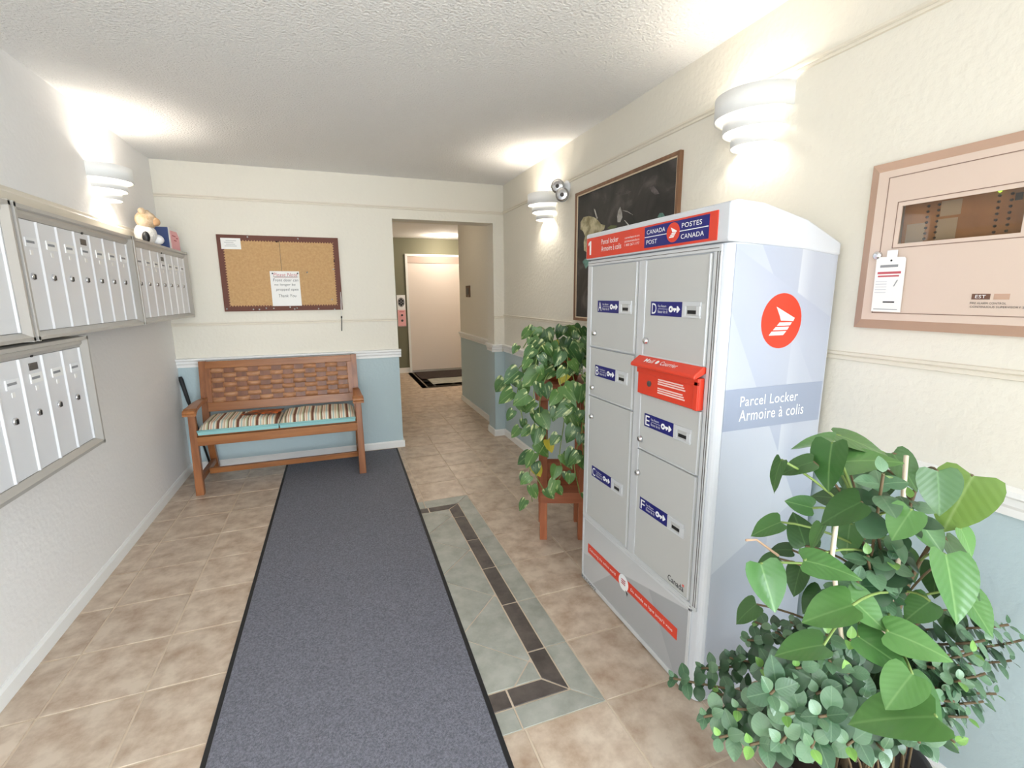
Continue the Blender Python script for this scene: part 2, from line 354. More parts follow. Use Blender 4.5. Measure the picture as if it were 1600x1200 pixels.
# ------------------------------------------------------------------ floor tiles
GX, GY, PX, PY, GR = 0.815, 1.885, 0.313, 0.3175, 0.008
def clip(poly, x0, x1, y0, y1):
    for ax, lim, s in ((0, x0, 1), (0, x1, -1), (1, y0, 1), (1, y1, -1)):
        out = []
        for i, p in enumerate(poly):
            qn = poly[(i+1) % len(poly)]; dp = s*(p[ax]-lim); dq = s*(qn[ax]-lim)
            if dp >= 0: out.append(p)
            if dp*dq < 0:
                t = dp/(dp-dq); out.append((p[0]+t*(qn[0]-p[0]), p[1]+t*(qn[1]-p[1])))
        poly = out
        if len(poly) < 3: return []
    return poly
def tile(poly, m_, dz=0.0):
    c = Vector((sum(p[0] for p in poly)/len(poly), sum(p[1] for p in poly)/len(poly), 0))
    k = (m_.name, tuple((round(p[0]-c.x, 4), round(p[1]-c.y, 4)) for p in poly))
    if k not in TILES:
        ins = [((p[0]-c.x), (p[1]-c.y)) for p in poly]
        small = [(x*(1-.002/max(.02, math.hypot(x, y))), y*(1-.002/max(.02, math.hypot(x, y)))) for x, y in ins]
        nn = len(ins); bb = MB().add([(x, y, -.006) for x, y in ins]+[(x, y, -.0012) for x, y in ins]+[(x, y, 0) for x, y in small],
            [(i, (i+1) % nn, (i+1) % nn+nn, i+nn) for i in range(nn)]+[(i+nn, (i+1) % nn+nn, (i+1) % nn+2*nn, i+2*nn) for i in range(nn)]+[tuple(range(2*nn, 3*nn))])
        TILES[k] = bb.mesh('tile', m_)
    o = bpy.data.objects.new('tile', TILES[k]); COL.objects.link(o); o.parent = floor; o.location = c - OFF[floor] + Vector((0, 0, dz)); return o
TILES = {}
def shrink(x0, x1, y0, y1, g=GR/2): return (x0+g, x1-g, y0+g, y1-g)
def rect(x0, x1, y0, y1): return [(x0, y0), (x1, y0), (x1, y1), (x0, y1)]
IX1, IY0, IY1 = 0.815, 1.25, 3.155                     # grey inlay
MATL0, MATL1, MATR0, MATR1, MY0, MY1 = -.492, -.478, .410, .476, .55, 4.43
for i in range(-7, 12):
    for j in range(-11, 24):
        x0 = GX+i*PX; y0 = GY+j*PY; r = shrink(x0, x0+PX, y0, y0+PY)
        regs = [(XL+.002, XR-.002, YF+.002, YB+.1), (.31, HX-.002, YB+.1, HY), (.31, 4.09, HY, YE-.002)]
        if y0 < 1.0 and (y0 < .3): continue
        for rg in regs:
            if rg[0] > 0 and x0 > 2.6: continue
            p = clip(rect(*r), *rg)
            if not p: continue
            xs = [a[0] for a in p]; ys = [a[1] for a in p]
            if max(xs)-min(xs) < .02 or max(ys)-min(ys) < .02: continue
            if min(xs) > -.47 and max(xs) < .41 and min(ys) > .6 and max(ys) < 4.4: continue       # wholly under the runner
            if min(ys) > YB+.1 and max(xs) < .62: continue                                          # hall floor behind the wall
            if y0 > IY0-.03 and y0+PY < IY1+.03 and x0+PX < IX1+.03 and x0 > .1: continue           # inlay field
            if min(ys) > 7.3 and min(xs) > 1.2: continue                                            # lift threshold inlay
            tile(p, tile_b)
# inlay: outer grey band, dark strip with mitred corners, diagonal field
DX0, DX1, DN0, DN1, DF0, DF1 = .638, .717, 1.342, 1.425, 2.972, 3.042
JY = [IY0] + [GY+k*PY for k in range(-1, 4)] + [IY1]
for a, c in zip(JY[:-1], JY[1:]):
    p = rect(*shrink(DX1, IX1, a, c, .0025))
    if a == IY0: p = [(DX1+.003, DN0), (IX1-.003, IY0+.004), (IX1-.003, c-.002), (DX1+.003, c-.002)]
    if c == IY1: p = [(DX1+.003, a+.002), (IX1-.003, a+.002), (IX1-.003, IY1-.003), (DX1+.003, DF1)]
    tile(p, tile_g)
    p = rect(*shrink(DX0, DX1, a, c, .004))
    if a == IY0: p = [(DX0+.003, DN1+.004), (DX1-.003, DN0+.008), (DX1-.003, c-.004), (DX0+.003, c-.004)]
    if c == IY1: p = [(DX0+.003, a+.004), (DX1-.003, a+.004), (DX1-.003, DF1-.008), (DX0+.003, DF0-.004)]
    tile(p, tile_d)
for (xa, xb) in ((.30, .495),):
    tile(rect(*shrink(xa, xb, DN0, DN1, .004)), tile_d); tile(rect(*shrink(xa, xb+.012, DF0, DF1, .004)), tile_d)
    tile(rect(*shrink(xa, xb, IY0, DN0, .003)), tile_g); tile(rect(*shrink(xa, xb, DF1, IY1, .003)), tile_g)
tile([(.499, DN0+.004), (DX1-.008, DN0+.004), (DX0-.002, DN1-.004), (.499, DN1-.004)], tile_d)
tile([(.511, DF0+.004), (DX0-.002, DF0+.004), (DX1-.008, DF1-.004), (.511, DF1-.004)], tile_d)
tile([(.498, IY0+.003), (IX1-.006, IY0+.003), (DX1, DN0-.003), (.498, DN0-.003)], tile_g)
tile([(.498, DF1+.003), (DX1, DF1+.003), (IX1-.006, IY1-.003), (.498, IY1-.003)], tile_g)
fx0, fx1, fy0, fy1 = .32, DX0-.003, DN1+.003, DF0-.003
for k in range(-3, 5):
    yc = 1.967+.445*k; hd = .2225-.0035
    p = clip([(.4025-hd, yc), (.4025, yc-hd), (.4025+hd, yc), (.4025, yc+hd)], fx0, fx1, fy0, fy1)
    if len(p) > 2: tile(p, tile_g)
    p = clip([(.625-hd, yc+.2225), (.625, yc+.2225-hd), (.625+hd, yc+.2225), (.625, yc+.2225+hd)], fx0, fx1, fy0, fy1)
    if len(p) > 2: tile(p, tile_g)
# lift threshold inlay
tile(rect(1.21, 1.30, 7.30, 8.9), tile_d); tile(rect(1.31, 3.2, 7.30, 7.40), tile_d); tile(rect(1.31, 3.2, 7.41, 8.9), tile_g)
for x0 in (1.31, 1.85, 2.4): pass

# ------------------------------------------------------------------ lift door, threshold mat, hall fittings
d = struct(MB().box(1.265, 1.305, YE-.03, YE, 0, 2.16).box(2.37, 2.41, YE-.03, YE, 0, 2.16).box(1.305, 2.37, YE-.03, YE, 2.12, 2.16).build('door_1', trimw)); OFF[d] = d.location.copy()
MB().box(1.307, 2.368, YE-.012, YE, .04, 2.0).build('door_panel', door_m, d, bevel=.003)
MB().box(1.307, 2.368, YE-.02, YE, 2.002, 2.12).build('header_panel', mat('taupe_header', (196, 176, 164), .5), d)
MB().box(1.307, 2.368, YE-.028, YE, 0.001, .036).build('sill', alu_frame, d)
tag(MB().box(1.335, 2.6, 8.12, 8.88, .0005, .010).build('door_mat', mat('brown_mat_pile', (58, 46, 42), .95, bump=.4, bscale=300), bevel=.003), 'dark brown mat lying before the white lift door', 'mat')
t = thing('call_panel', (1.16, YE, .866), 'white and pink lift call panel beside the white lift door', 'panel')
slab('side', YE, 1.087, 1.236, .866, 1.433, .012).build('plate', whitep, t, bevel=.002)
slab('side', YE-.012, 1.09, 1.233, .87, 1.165, .002).build('notice', pink, t)
shape('side', YE-.012, circ(1.161, 1.305, .062, .085), .002).build('emblem_disc', grey_ink, t)
b = MB()
for k in range(6):
    a = math.pi/3*k; shape('side', YE-.014, circ(1.161+.034*math.sin(a), 1.305+.048*math.cos(a), .017, .022, 10), .0015, b)
shape('side', YE-.014, circ(1.161, 1.305, .014, .02, 10), .0015, b); b.build('emblem', black_ink, t)
MB().lathe([(.018, 0), (.018, .012), (.014, .016)], (1.165, YE-.014, 1.072), 16, (0, -1, 0)).build('button', black, t)
MB().lathe([(.022, 0), (.018, .006)], (1.165, YE-.014, .972), 16, (0, -1, 0)).build('indicator', darkgrey, t)
slab('side', YE-.014, 1.12, 1.205, 1.128, 1.14, .001).build('lettering', red_ink, t)
t = thing('wall_plate', (HX, 5.83, 1.40), 'small brown switch plate on the cream wall of the hall', 'switch')
slab('front', HX, 5.74, 5.92, 1.40, 1.54, .012).build('plate', mat('bronze_plate', (112, 84, 62), .4, metal=.4), t, bevel=.002)
slab('front', HX-.012, 5.79, 5.87, 1.43, 1.51, .006).build('switch', darkgrey, t)
pl = thing('ceiling_downlight', (1.88, 8.40, H-.02), 'round recessed downlight in the ceiling before the lift', 'light')
MB().lathe([(.085, 0), (.085, .008), (.07, .012)], (1.88, 8.40, H), 24, (0, 0, -1)).build('ring', trimw, pl, True)
MB().lathe([(.068, .006), (.06, .013), (.02, .016)], (1.88, 8.40, H), 24, (0, 0, -1)).build('lens', mat('downlight_lens', (255, 236, 205), .5, emit=9), pl, True)
def point(name, loc, power, col, r=.03, parent=None):
    l = bpy.data.lights.new(name, 'POINT'); l.energy = power; l.color = col; l.shadow_soft_size = r
    o = bpy.data.objects.new(name, l); COL.objects.link(o)
    if parent: o.parent = parent; o.location = Vector(loc) - OFF[parent]
    else: o.location = loc
    return o
def downlight(loc, parent, power):
    point('downlight_lamp', loc, power, (1, .88, .74), .06, parent)
def added_fitting(x, y, label):
    t = thing('ceiling_downlight', (x, y, H-.02), label, 'light')  # downlights made here are added unseen as fill light
    MB().lathe([(.085, 0), (.085, .008), (.07, .012)], (x, y, H), 24, (0, 0, -1)).build('ring', trimw, t, True)
    MB().lathe([(.068, .006), (.06, .013), (.02, .016)], (x, y, H), 24, (0, 0, -1)).build('lens', MATS['downlight_lens'], t, True); return t
downlight((1.88, 8.40, H-.14), pl, POT_W)
pl = added_fitting(3.3, 7.7, 'round recessed downlight in the ceiling of the side corridor'); downlight((3.3, 7.7, H-.14), pl, POT_W)  # unseen lamp added to fill the hall from the corridor
pl = added_fitting(.95, 5.5, 'round recessed downlight in the hall ceiling just past the opening'); downlight((.95, 5.5, H-.14), pl, POT_W*.08)  # unseen lamp added to lift the ambient light in the hall

# ================================================================== PARCEL LOCKER
LX, LN, LF, LB, LH = 1.10, 1.126, 1.956, 1.555, 1.575    # front plane, near and far end, back, body height
t = thing('parcel_locker', (1.33, 1.54, 0), 'tall grey parcel locker with red header banner and lettered doors', 'locker')
rc = .028
arcN = [(LX+rc-rc*math.cos(a), LN+rc-rc*math.sin(a)) for a in [math.pi/2*i/6 for i in range(7)]]
arcF = [(x, LN+LF-y) for x, y in arcN][::-1]
outline = arcN + [(LB, LN), (LB, LF)] + arcF
b = MB(); nO = len(outline)
b.add([(x, y, .004) for x, y in outline]+[(x, y, LH) for x, y in outline], [tuple(range(nO-1, -1, -1)), tuple(range(nO, 2*nO))]+[(i, (i+1) % nO, (i+1) % nO+nO, i+nO) for i in range(nO)])
body = b.build('body', lock_shell, t)
# roof cap: white, sloping to the back, curved skirt
CH, CN, CF = .012, LN-.006, LF+.006
ov = .012
prof = [(LX-ov, 1.578), (LX-ov, 1.688), (LX+.02, 1.696), (LX+.12, 1.69), (LX+.30, 1.65), (LB+.001, 1.585), (LB+.001, 1.545), (LX+.30, 1.562)]
MB().prism(prof, 1, CN, CF).build('roof_cap', lock_shell, t, bevel=.006)
bx = LX-ov
bn = slab('front', bx, 1.165, 1.95, 1.584, 1.670, .003).build('banner', red, t)
shape('front', bx-.003, [(1.922, 1.598), (1.911, 1.598), (1.911, 1.657), (1.919, 1.657), (1.934, 1.648), (1.934, 1.638), (1.922, 1.644)], .0012).build('numeral', white_ink, bn)
text('Parcel locker', 'front', bx-.003, 1.823, 1.694, 1.634, 1.655, white_ink, bn, bold=.004)
text('Armoire à colis', 'front', bx-.003, 1.823, 1.672, 1.605, 1.627, white_ink, bn, bold=.004)
text('canadapost.ca', 'front', bx-.003, 1.648, 1.552, 1.636, 1.646, white_ink, bn)
text('postescanada.ca', 'front', bx-.003, 1.648, 1.552, 1.622, 1.633, white_ink, bn)
text('1 800 267-1177', 'front', bx-.003, 1.648, 1.552, 1.610, 1.619, white_ink, bn)
lg = slab('front', bx-.003, 1.198, 1.520, 1.592, 1.664, .0015).build('logo_panel', blue, t)
lx = bx-.0045
text('CANADA', 'front', lx, 1.506, 1.403, 1.638, 1.653, white_ink, lg, bold=.006)
text('POST', 'front', lx, 1.506, 1.445, 1.603, 1.618, white_ink, lg, bold=.006)
text('POSTES', 'front', lx, 1.319, 1.227, 1.638, 1.653, white_ink, lg, bold=.006)
text('CANADA', 'front', lx, 1.321, 1.216, 1.603, 1.618, white_ink, lg, bold=.006)
slab('front', lx, 1.200, 1.518, 1.6275, 1.630, .001).build('rule', white_ink, lg)
shape('front', lx, circ(1.361, 1.629, .032, .032), .002).build('emblem_disc', red, lg)
def wing(face, depth, u, v, r, s, parent):
    "white wing emblem: swept top wing over three rising bars; s = +1 when u grows to the right as read"
    b = MB()
    P = lambda L: [(u+s*r*x, v+r*y) for x, y in L]
    for L in ([(-.32, .52), (.62, .10), (.56, -.02), (-.05, .02), (-.12, .18)],
              [(-.10, -.05), (.50, -.06), (.42, -.17), (-.22, -.17)], [(-.28, -.22), (.38, -.22), (.30, -.33), (-.40, -.33)],
              [(-.46, -.38), (.26, -.38), (.12, -.52), (-.58, -.52)]):
        shape(face, depth, P(L), .0012, b)
    return b.build('wing_emblem', white_ink, parent)
wing('front', lx-.002, 1.361, 1.629, .032, -1, lg)
# face frame members
b = MB()
for y0, y1, z0, z1, th in ((1.917, 1.950, .3625, 1.5515, .006), (1.522, 1.560, .3625, 1.5515, .006), (1.150, 1.180, .3625, 1.5515, .006),
                           (1.15, 1.95, 1.552, 1.572, .006), (1.15, 1.95, .346, .362, .006)):
    slab('front', LX, y0, y1, z0, z1, th, b)
b.build('face_frame', lock_trim, t, bevel=.002)
b = MB(); slab('front', LX, 1.163, 1.166, .362, 1.552, .0066, b); slab('front', LX, 1.1545, 1.1570, .362, 1.552, .0066, b); slab('front', LX, 1.16, 1.945, 1.561, 1.563, .0066, b)
b.build('frame_groove', darkgrey, t)
def locker_door(let, y0, y1, z0, z1, lz, ky, kz):
    d = slab('front', LX, y0, y1, z0, z1, .009).build('door', lock_grey, t, bevel=.002); OFF[d] = OFF[t]
    b = MB(); slab('front', LX-.009, y1-.010, y1, z0, z1, .004, b); slab('front', LX-.009, y0, y0+.006, z0, z1, .003, b); slab('front', LX-.009, y0, y1, z0, z0+.006, .003, b)
    b.build('door_edge', lock_trim, d, bevel=.0015)
    if ky:
        MB().lathe([(.0125, 0), (.0125, .006), (.0095, .009), (.0095, .012), (.003, .0125)], (LX-.009, ky, kz), 18, (-1, 0, 0)).build('lock', chrome, d, True)
    if let:
        x = LX-.009; lab = slab('front', x, ly0[let], ly0[let]-.167, lz-.025, lz+.025, .0012).build('key_label', blue, d); xx = x-.0012; u = ly0[let]
        text(let, 'front', xx, u-.008, u-.034, lz-.019, lz+.019, white_ink, d, bold=.006)
        text('Key Return', 'front', xx, u-.043, u-.088, lz+.003, lz+.014, white_ink, d)
        text('Retour de clé', 'front', xx, u-.043, u-.096, lz-.015, lz-.004, white_ink, d)
        slab('front', xx, u-.043, u-.096, lz-.001, lz, .0006).build('rule', white_ink, d)
        b = MB(); kx = u-.112
        shape('front', xx, circ(kx, lz, .011, .011, 16), .001, b); shape('front', xx, [(kx-.008, lz+.004), (kx-.028, lz+.004), (kx-.028, lz-.004), (kx-.022, lz-.004), (kx-.022, lz-.009), (kx-.017, lz-.009), (kx-.017, lz-.004), (kx-.008, lz-.004)], .001, b)
        shape('front', xx, [(kx-.031, lz+.011), (kx-.035, lz+.011), (kx-.047, lz), (kx-.035, lz-.011), (kx-.031, lz-.011)], .001, b)
        b.build('key_symbol', white_ink, d)
        shape('front', xx+.0002, circ(kx, lz, .004, .004, 10), .0015).build('key_hole', blue, d)
        s0, s1 = u-.172, u-.258
        b = MB(); slab('front', x, s0, s1, lz+.012, lz+.026, .005, b); slab('front', x, s0, s1, lz-.026, lz-.018, .005, b); slab('front', x, s0, s0-.018, lz-.018, lz+.012, .005, b); slab('front', x, s1+.016, s1, lz-.018, lz+.012, .008, b)
        b.build('return_slot', lock_trim, d, bevel=.001)
        slab('front', x, s0-.018, s1+.016, lz-.018, lz+.012, .002).build('slot_floor', lock_grey, d)
        slab('front', x-.002, s0-.024, s1+.020, lz-.013, lz-.001, .0008).build('slot_opening', black, d)
    return d
ly0 = dict(A=1.850, B=1.859, C=1.865, D=1.472, E=1.480, F=1.485)
locker_door('A', 1.566, 1.912, 1.195, 1.548, 1.375, 1.868, 1.256)
locker_door('B', 1.566, 1.912, .969, 1.189, 1.090, 1.875, 1.007)
locker_door('C', 1.566, 1.912, .368, .963, .610, 1.875, .870)
locker_door('D', 1.186, 1.516, 1.197, 1.548, 1.375, 1.490, 1.254)
locker_door('E', 1.186, 1.516, .831, 1.050, .954, 1.497, .871)
dF = locker_door('F', 1.186, 1.516, .368, .825, .610, 1.504, .729)
text('Canada', 'front', LX-.009, 1.296, 1.211, .386, .410, black_ink, dF, bold=.003)
b = MB(); slab('front', LX-.009, 1.2185, 1.2155, .406, .414, .001, b); slab('front', LX-.009, 1.2135, 1.2105, .406, .414, .001, b); b.build('flag_mark', red, dF)
# red mail slot
ms = slab('front', LX, 1.187, 1.517, 1.054, 1.160, .022).build('mail_slot', red, t, bevel=.003)
b = MB(); slab('front', LX-.022, 1.187, 1.206, 1.054, 1.150, .006, b); slab('front', LX-.022, 1.187, 1.517, 1.135, 1.160, .006, b); b.build('slot_rim', red, ms, bevel=.002)
MB().prism([(LX, 1.196), (LX-.012, 1.198), (LX-.048, 1.172), (LX-.050, 1.162), (LX-.044, 1.158), (LX, 1.176)], 1, 1.183, 1.530).build('lid', red, ms, bevel=.003)
MB().lathe([(.011, 0), (.011, .004), (.006, .006)], (LX-.022, 1.443, 1.100), 16, (-1, 0, 0)).build('lock', darkgrey, ms)
for k, z in enumerate((1.122, 1.114, 1.106, 1.090, 1.082, 1.074)):
    slab('front', LX-.022, 1.394, 1.262-.006*(k % 3), z, z+.0045, .001).build('small_print', mat('pale_ink', (248, 214, 206), .7), ms)
def on_lid(body, u0, u1, v0, v1):
    vs, fs = text_mesh(body, .006); x0 = min(p.x for p in vs); x1 = max(p.x for p in vs); y0 = min(p.y for p in vs); y1 = max(p.y for p in vs)
    A = Vector((LX-.048, 0, 1.172)); B = Vector((LX-.012, 0, 1.198)); nn = Vector((-.585, 0, .81))
    P = []
    for p in vs:
        a = (p.x-x0)/(x1-x0); c = v0+(v1-v0)*(p.y-y0)/(y1-y0); q = A.lerp(B, c)+nn*.0025; P.append((q.x, u0+(u1-u0)*a, q.z))
    MB().add(P, fs).build('lettering', white_ink, ms)
on_lid('Mail', 1.462, 1.412, .28, .72); on_lid('Courrier', 1.372, 1.284, .28, .72); on_lid('●', 1.400, 1.384, .3, .7)
# lower graphic panel
def facet_mat(name, cols, planes, axis):
    "pearl graphic: overlapping straight and curved facets on a vinyl sheet"
    M = mat(name, cols[0], .28, coat=.3); n = M.node_tree.nodes; L = M.node_tree.links; tc = n['Texture Coordinate']; sx = n.new('ShaderNodeSeparateXYZ'); L.new(tc.outputs['Object'], sx.inputs[0])
    cur = None
    for i, (a, c, k, soft) in enumerate(planes):
        m1 = n.new('ShaderNodeMath'); m1.operation = 'MULTIPLY'; m1.inputs[1].default_value = a; L.new(sx.outputs[axis], m1.inputs[0])
        m2 = n.new('ShaderNodeMath'); m2.operation = 'MULTIPLY_ADD'; m2.inputs[1].default_value = c; L.new(sx.outputs[2], m2.inputs[0]); L.new(m1.outputs[0], m2.inputs[2])
        mr = n.new('ShaderNodeMapRange'); mr.inputs[1].default_value = k; mr.inputs[2].default_value = k+soft; L.new(m2.outputs[0], mr.inputs[0])
        mx = n.new('ShaderNodeMix'); mx.data_type = 'RGBA'; L.new(mr.outputs[0], mx.inputs[0])
        if cur is None: mx.inputs[6].default_value = lin(cols[0])
        else: L.new(cur, mx.inputs[6])
        mx.inputs[7].default_value = lin(cols[i+1])
        # facets fade away from their edge
        f2 = n.new('ShaderNodeMapRange'); f2.inputs[1].default_value = k+soft; f2.inputs[2].default_value = k+soft+.45; f2.inputs[3].default_value = 1; f2.inputs[4].default_value = .15; L.new(m2.outputs[0], f2.inputs[0])
        ml = n.new('ShaderNodeMath'); ml.operation = 'MULTIPLY'; L.new(mr.outputs[0], ml.inputs[0]); L.new(f2.outputs[0], ml.inputs[1]); L.new(ml.outputs[0], mx.inputs[0])
        cur = mx.outputs[2]
    L.new(cur, n['Principled BSDF'].inputs['Base Color']); return M
front_g = facet_mat('grey_facet_vinyl', [(176, 178, 180), (198, 200, 202), (164, 166, 170), (206, 207, 208)], [(.9, 1, .30, .004), (-1, .7, .32, .004), (.25, 1, .24, .004)], 1)
side_g = facet_mat('pearl_facet_vinyl', [(192, 197, 208), (172, 179, 197), (210, 214, 221), (178, 185, 202), (206, 210, 218), (182, 188, 204)],
                   [(1.6, 1, 1.40, .004), (-.6, 1, .62, .004), (1.9, 1, .98, .003), (8, -.25, .10, .03), (-.5, -1, -1.46, .004)], 0)
pf = slab('front', LX, 1.186, 1.935, .030, .340, .004).build('base_panel', front_g, t)
b = MB(); slab('front', LX, 1.180, 1.945, .008, .030, .007, b); slab('front', LX, 1.935, 1.948, .008, .345, .007, b); slab('front', LX, 1.172, 1.186, .008, .345, .007, b); slab('front', LX, 1.172, 1.948, .334, .346, .007, b)
b.build('base_trim', lock_trim, t, bevel=.002)
st = slab('front', LX-.004, 1.235, 1.890, .174, .221, .0015).build('slogan_strip', red, t)
text('Delivering the online world', 'front', LX-.0055, 1.872, 1.642, .188, .206, white_ink, st, bold=.004)
text("Du monde en ligne jusqu'à vous", 'front', LX-.0055, 1.525, 1.258, .188, .206, white_ink, st, bold=.004)
shape('front', LX-.0055, circ(1.580, .197, .036, .036), .001).build('emblem_disc', white_ink, st)
b = MB()
for k in range(3): slab('front', LX-.0065, 1.595, 1.565, .188+.009*k, .193+.009*k, .0006, b)
b.build('emblem_mark', red_ink, st)
shape('front', LX-.0065, [(1.562, .172), (1.548, .150), (1.549, .163), (1.542, .160)], .0006).build('cursor_mark', black_ink, st)
text('K1C0202', 'front', LX-.007, 1.942, 1.803, .013, .026, black_ink, t, bold=.004)
MB().lathe([(.004, 0), (.003, .002)], (LX-.004, 1.178, .352), 10, (-1, 0, 0)).build('screw', black, t)
# side graphic
slab('side', LN, LX+rc-.004, LB-.004, .02, LH-.004, .0015).build('side_graphic', side_g, t)
sbar = slab('side', LN-.0015, LX+rc-.004, LB-.010, .996, 1.131, .001).build('title_bar', mat('slate_vinyl', (158, 167, 187), .3), t)
text('Parcel Locker', 'side', LN-.0025, 1.186, 1.436, 1.073, 1.106, white_ink, sbar, bold=.004)
text('Armoire à colis', 'side', LN-.0025, 1.186, 1.468, 1.024, 1.061, white_ink, sbar, bold=.004)
dsc = shape('side', LN-.0015, circ(1.331, 1.340, .085, .087, 40), .001).build('emblem_disc', red, t)
wing('side', LN-.0025, 1.331, 1.340, .086, 1, t)

# ================================================================== BENCH
BX0, BX1, BYF, BYB = -1.040, .160, 3.86, 4.40
t = thing('garden_bench', (-.44, 4.13, 0), 'brown wooden bench with a woven strip backrest against the teal wall', 'bench')
lean = .10
def yback(z): return 4.265 + (z-.42)*.17          # backrest plane leans to the wall
for s, x in ((0, BX0+.03), (1, BX1-.03)):
    # front leg, slightly raked
    yf0, yf1 = 3.868, 3.90
    MB().hexa([(x-.027, yf0-.022, 0), (x+.027, yf0-.022, 0), (x+.027, yf0+.022, 0), (x-.027, yf0+.022, 0)],
              [(x-.022, yf1-.02, .612), (x+.022, yf1-.02, .612), (x+.022, yf1+.025, .612), (x-.022, yf1+.025, .612)]).build('leg', bench_v, t, bevel=.004)
    # back leg continues up as the backrest post
    b = MB(); zs = (0, .42, .925); ys = (4.395, yback(.42)+.01, yback(.925)+.01)
    for i in range(2):
        b.hexa([(x-.024, ys[i]-.022, zs[i]), (x+.024, ys[i]-.022, zs[i]), (x+.024, ys[i]+.022, zs[i]), (x-.024, ys[i]+.022, zs[i])],
               [(x-.024, ys[i+1]-.02, zs[i+1]), (x+.024, ys[i+1]-.02, zs[i+1]), (x+.024, ys[i+1]+.02, zs[i+1]), (x-.024, ys[i+1]+.02, zs[i+1])])
    b.build('leg', bench_v, t)
    # arm rest with a scrolled front
    b = MB(); n_ = 10
    for i in range(n_):
        f0, f1 = i/n_, (i+1)/n_
        zz = lambda f: .640 + .012*math.sin(f*math.pi) - (.016 if f < .05 else 0)
        wd = lambda f: .036 - .012*f + (.006 if f < .15 else 0)
        ya, yb = 3.838 + f0*.45, 3.838 + f1*.45
        b.hexa([(x-wd(f0), ya, zz(f0)-.028), (x+wd(f0), ya, zz(f0)-.028), (x+wd(f1), yb, zz(f1)-.028), (x-wd(f1), yb, zz(f1)-.028)],
               [(x-wd(f0), ya, zz(f0)), (x+wd(f0), ya, zz(f0)), (x+wd(f1), yb, zz(f1)), (x-wd(f1), yb, zz(f1))])
    b.tube([(x-.038, 3.842, .624), (x+.038, 3.842, .624)], .016, 12)
    b.build('armrest', wood('bench_wood_arm', (146, 88, 44), (178, 116, 68), .35, 1), t)
    MB().box(x-.016, x+.016, 3.89, 4.37, .085, .125).build('side_stretcher', bench_v, t, bevel=.003)
    MB().box(x-.018, x+.018, 3.89, 4.27, .365, .43).build('side_rail', bench_v, t, bevel=.003)
MB().box(BX0+.05, BX1-.05, 3.868, 3.896, .366, .432).build('front_rail', bench_w, t, bevel=.004)
MB().box(BX0+.05, BX1-.05, 4.085, 4.115, .078, .122).build('stretcher', bench_w, t, bevel=.004)
for k in range(6):
    y0 = 3.90 + k*.062; MB().box(BX0+.05, BX1-.05, y0, y0+.052, .424, .443).build('seat_slat', bench_w, t)
def back_bar(z0, z1, th, nm):
    MB().hexa([(BX0+.05, yback(z0)-th, z0), (BX1-.05, yback(z0)-th, z0), (BX1-.05, yback(z0)+th, z0), (BX0+.05, yback(z0)+th, z0)],
              [(BX0+.05, yback(z1)-th, z1), (BX1-.05, yback(z1)-th, z1), (BX1-.05, yback(z1)+th, z1), (BX0+.05, yback(z1)+th, z1)]).build(nm, bench_w, t, bevel=.003)
back_bar(.868, .922, .016, 'top_rail'); back_bar(.530, .600, .016, 'bottom_rail')
WX0, WX1, WZ0, WZ1, NC, NR = BX0+.085, BX1-.085, .600, .868, 12, 7
for x0, x1 in ((BX0+.05, WX0), (WX1, BX1-.05)):
    MB().hexa([(x0, yback(WZ0)-.014, WZ0), (x1, yback(WZ0)-.014, WZ0), (x1, yback(WZ0)+.014, WZ0), (x0, yback(WZ0)+.014, WZ0)],
              [(x0, yback(WZ1)-.014, WZ1), (x1, yback(WZ1)-.014, WZ1), (x1, yback(WZ1)+.014, WZ1), (x0, yback(WZ1)+.014, WZ1)]).build('side_stile', bench_v, t)
pc, pr_ = (WX1-WX0)/NC, (WZ1-WZ0)/NR
for r in range(NR):                       # wavy horizontal strips, over and under
    z0, z1 = WZ0+r*pr_+.0008, WZ0+(r+1)*pr_-.0008; b = MB(); N = NC*6; vs = []; fs = []
    for i in range(N+1):
        u = i/6; x = WX0+u*pc; s = math.cos(math.pi*(u-.5)*1.0 + math.pi*r); d_ = -.017*s
        for z in (z0, z1): vs.append((x, yback(z)+d_-.004, z)); vs.append((x, yback(z)+d_+.002, z))
    for i in range(N):
        a = 4*i; c = a+4
        fs += [(a, c, c+2, a+2), (a+1, a+3, c+3, c+1), (a+2, c+2, c+3, a+3), (a, a+1, c+1, c)]
    b.add(vs, fs).build('woven_strip', weave_l, t, True)
for c_ in range(NC):
    x0, x1 = WX0+c_*pc+.006, WX0+(c_+1)*pc-.006
    MB().hexa([(x0, yback(WZ0)-.002, WZ0), (x1, yback(WZ0)-.002, WZ0), (x1, yback(WZ0)+.003, WZ0), (x0, yback(WZ0)+.003, WZ0)],
              [(x0, yback(WZ1)-.002, WZ1), (x1, yback(WZ1)-.002, WZ1), (x1, yback(WZ1)+.003, WZ1), (x0, yback(WZ1)+.003, WZ1)]).build('upright_strip', weave_d, t)
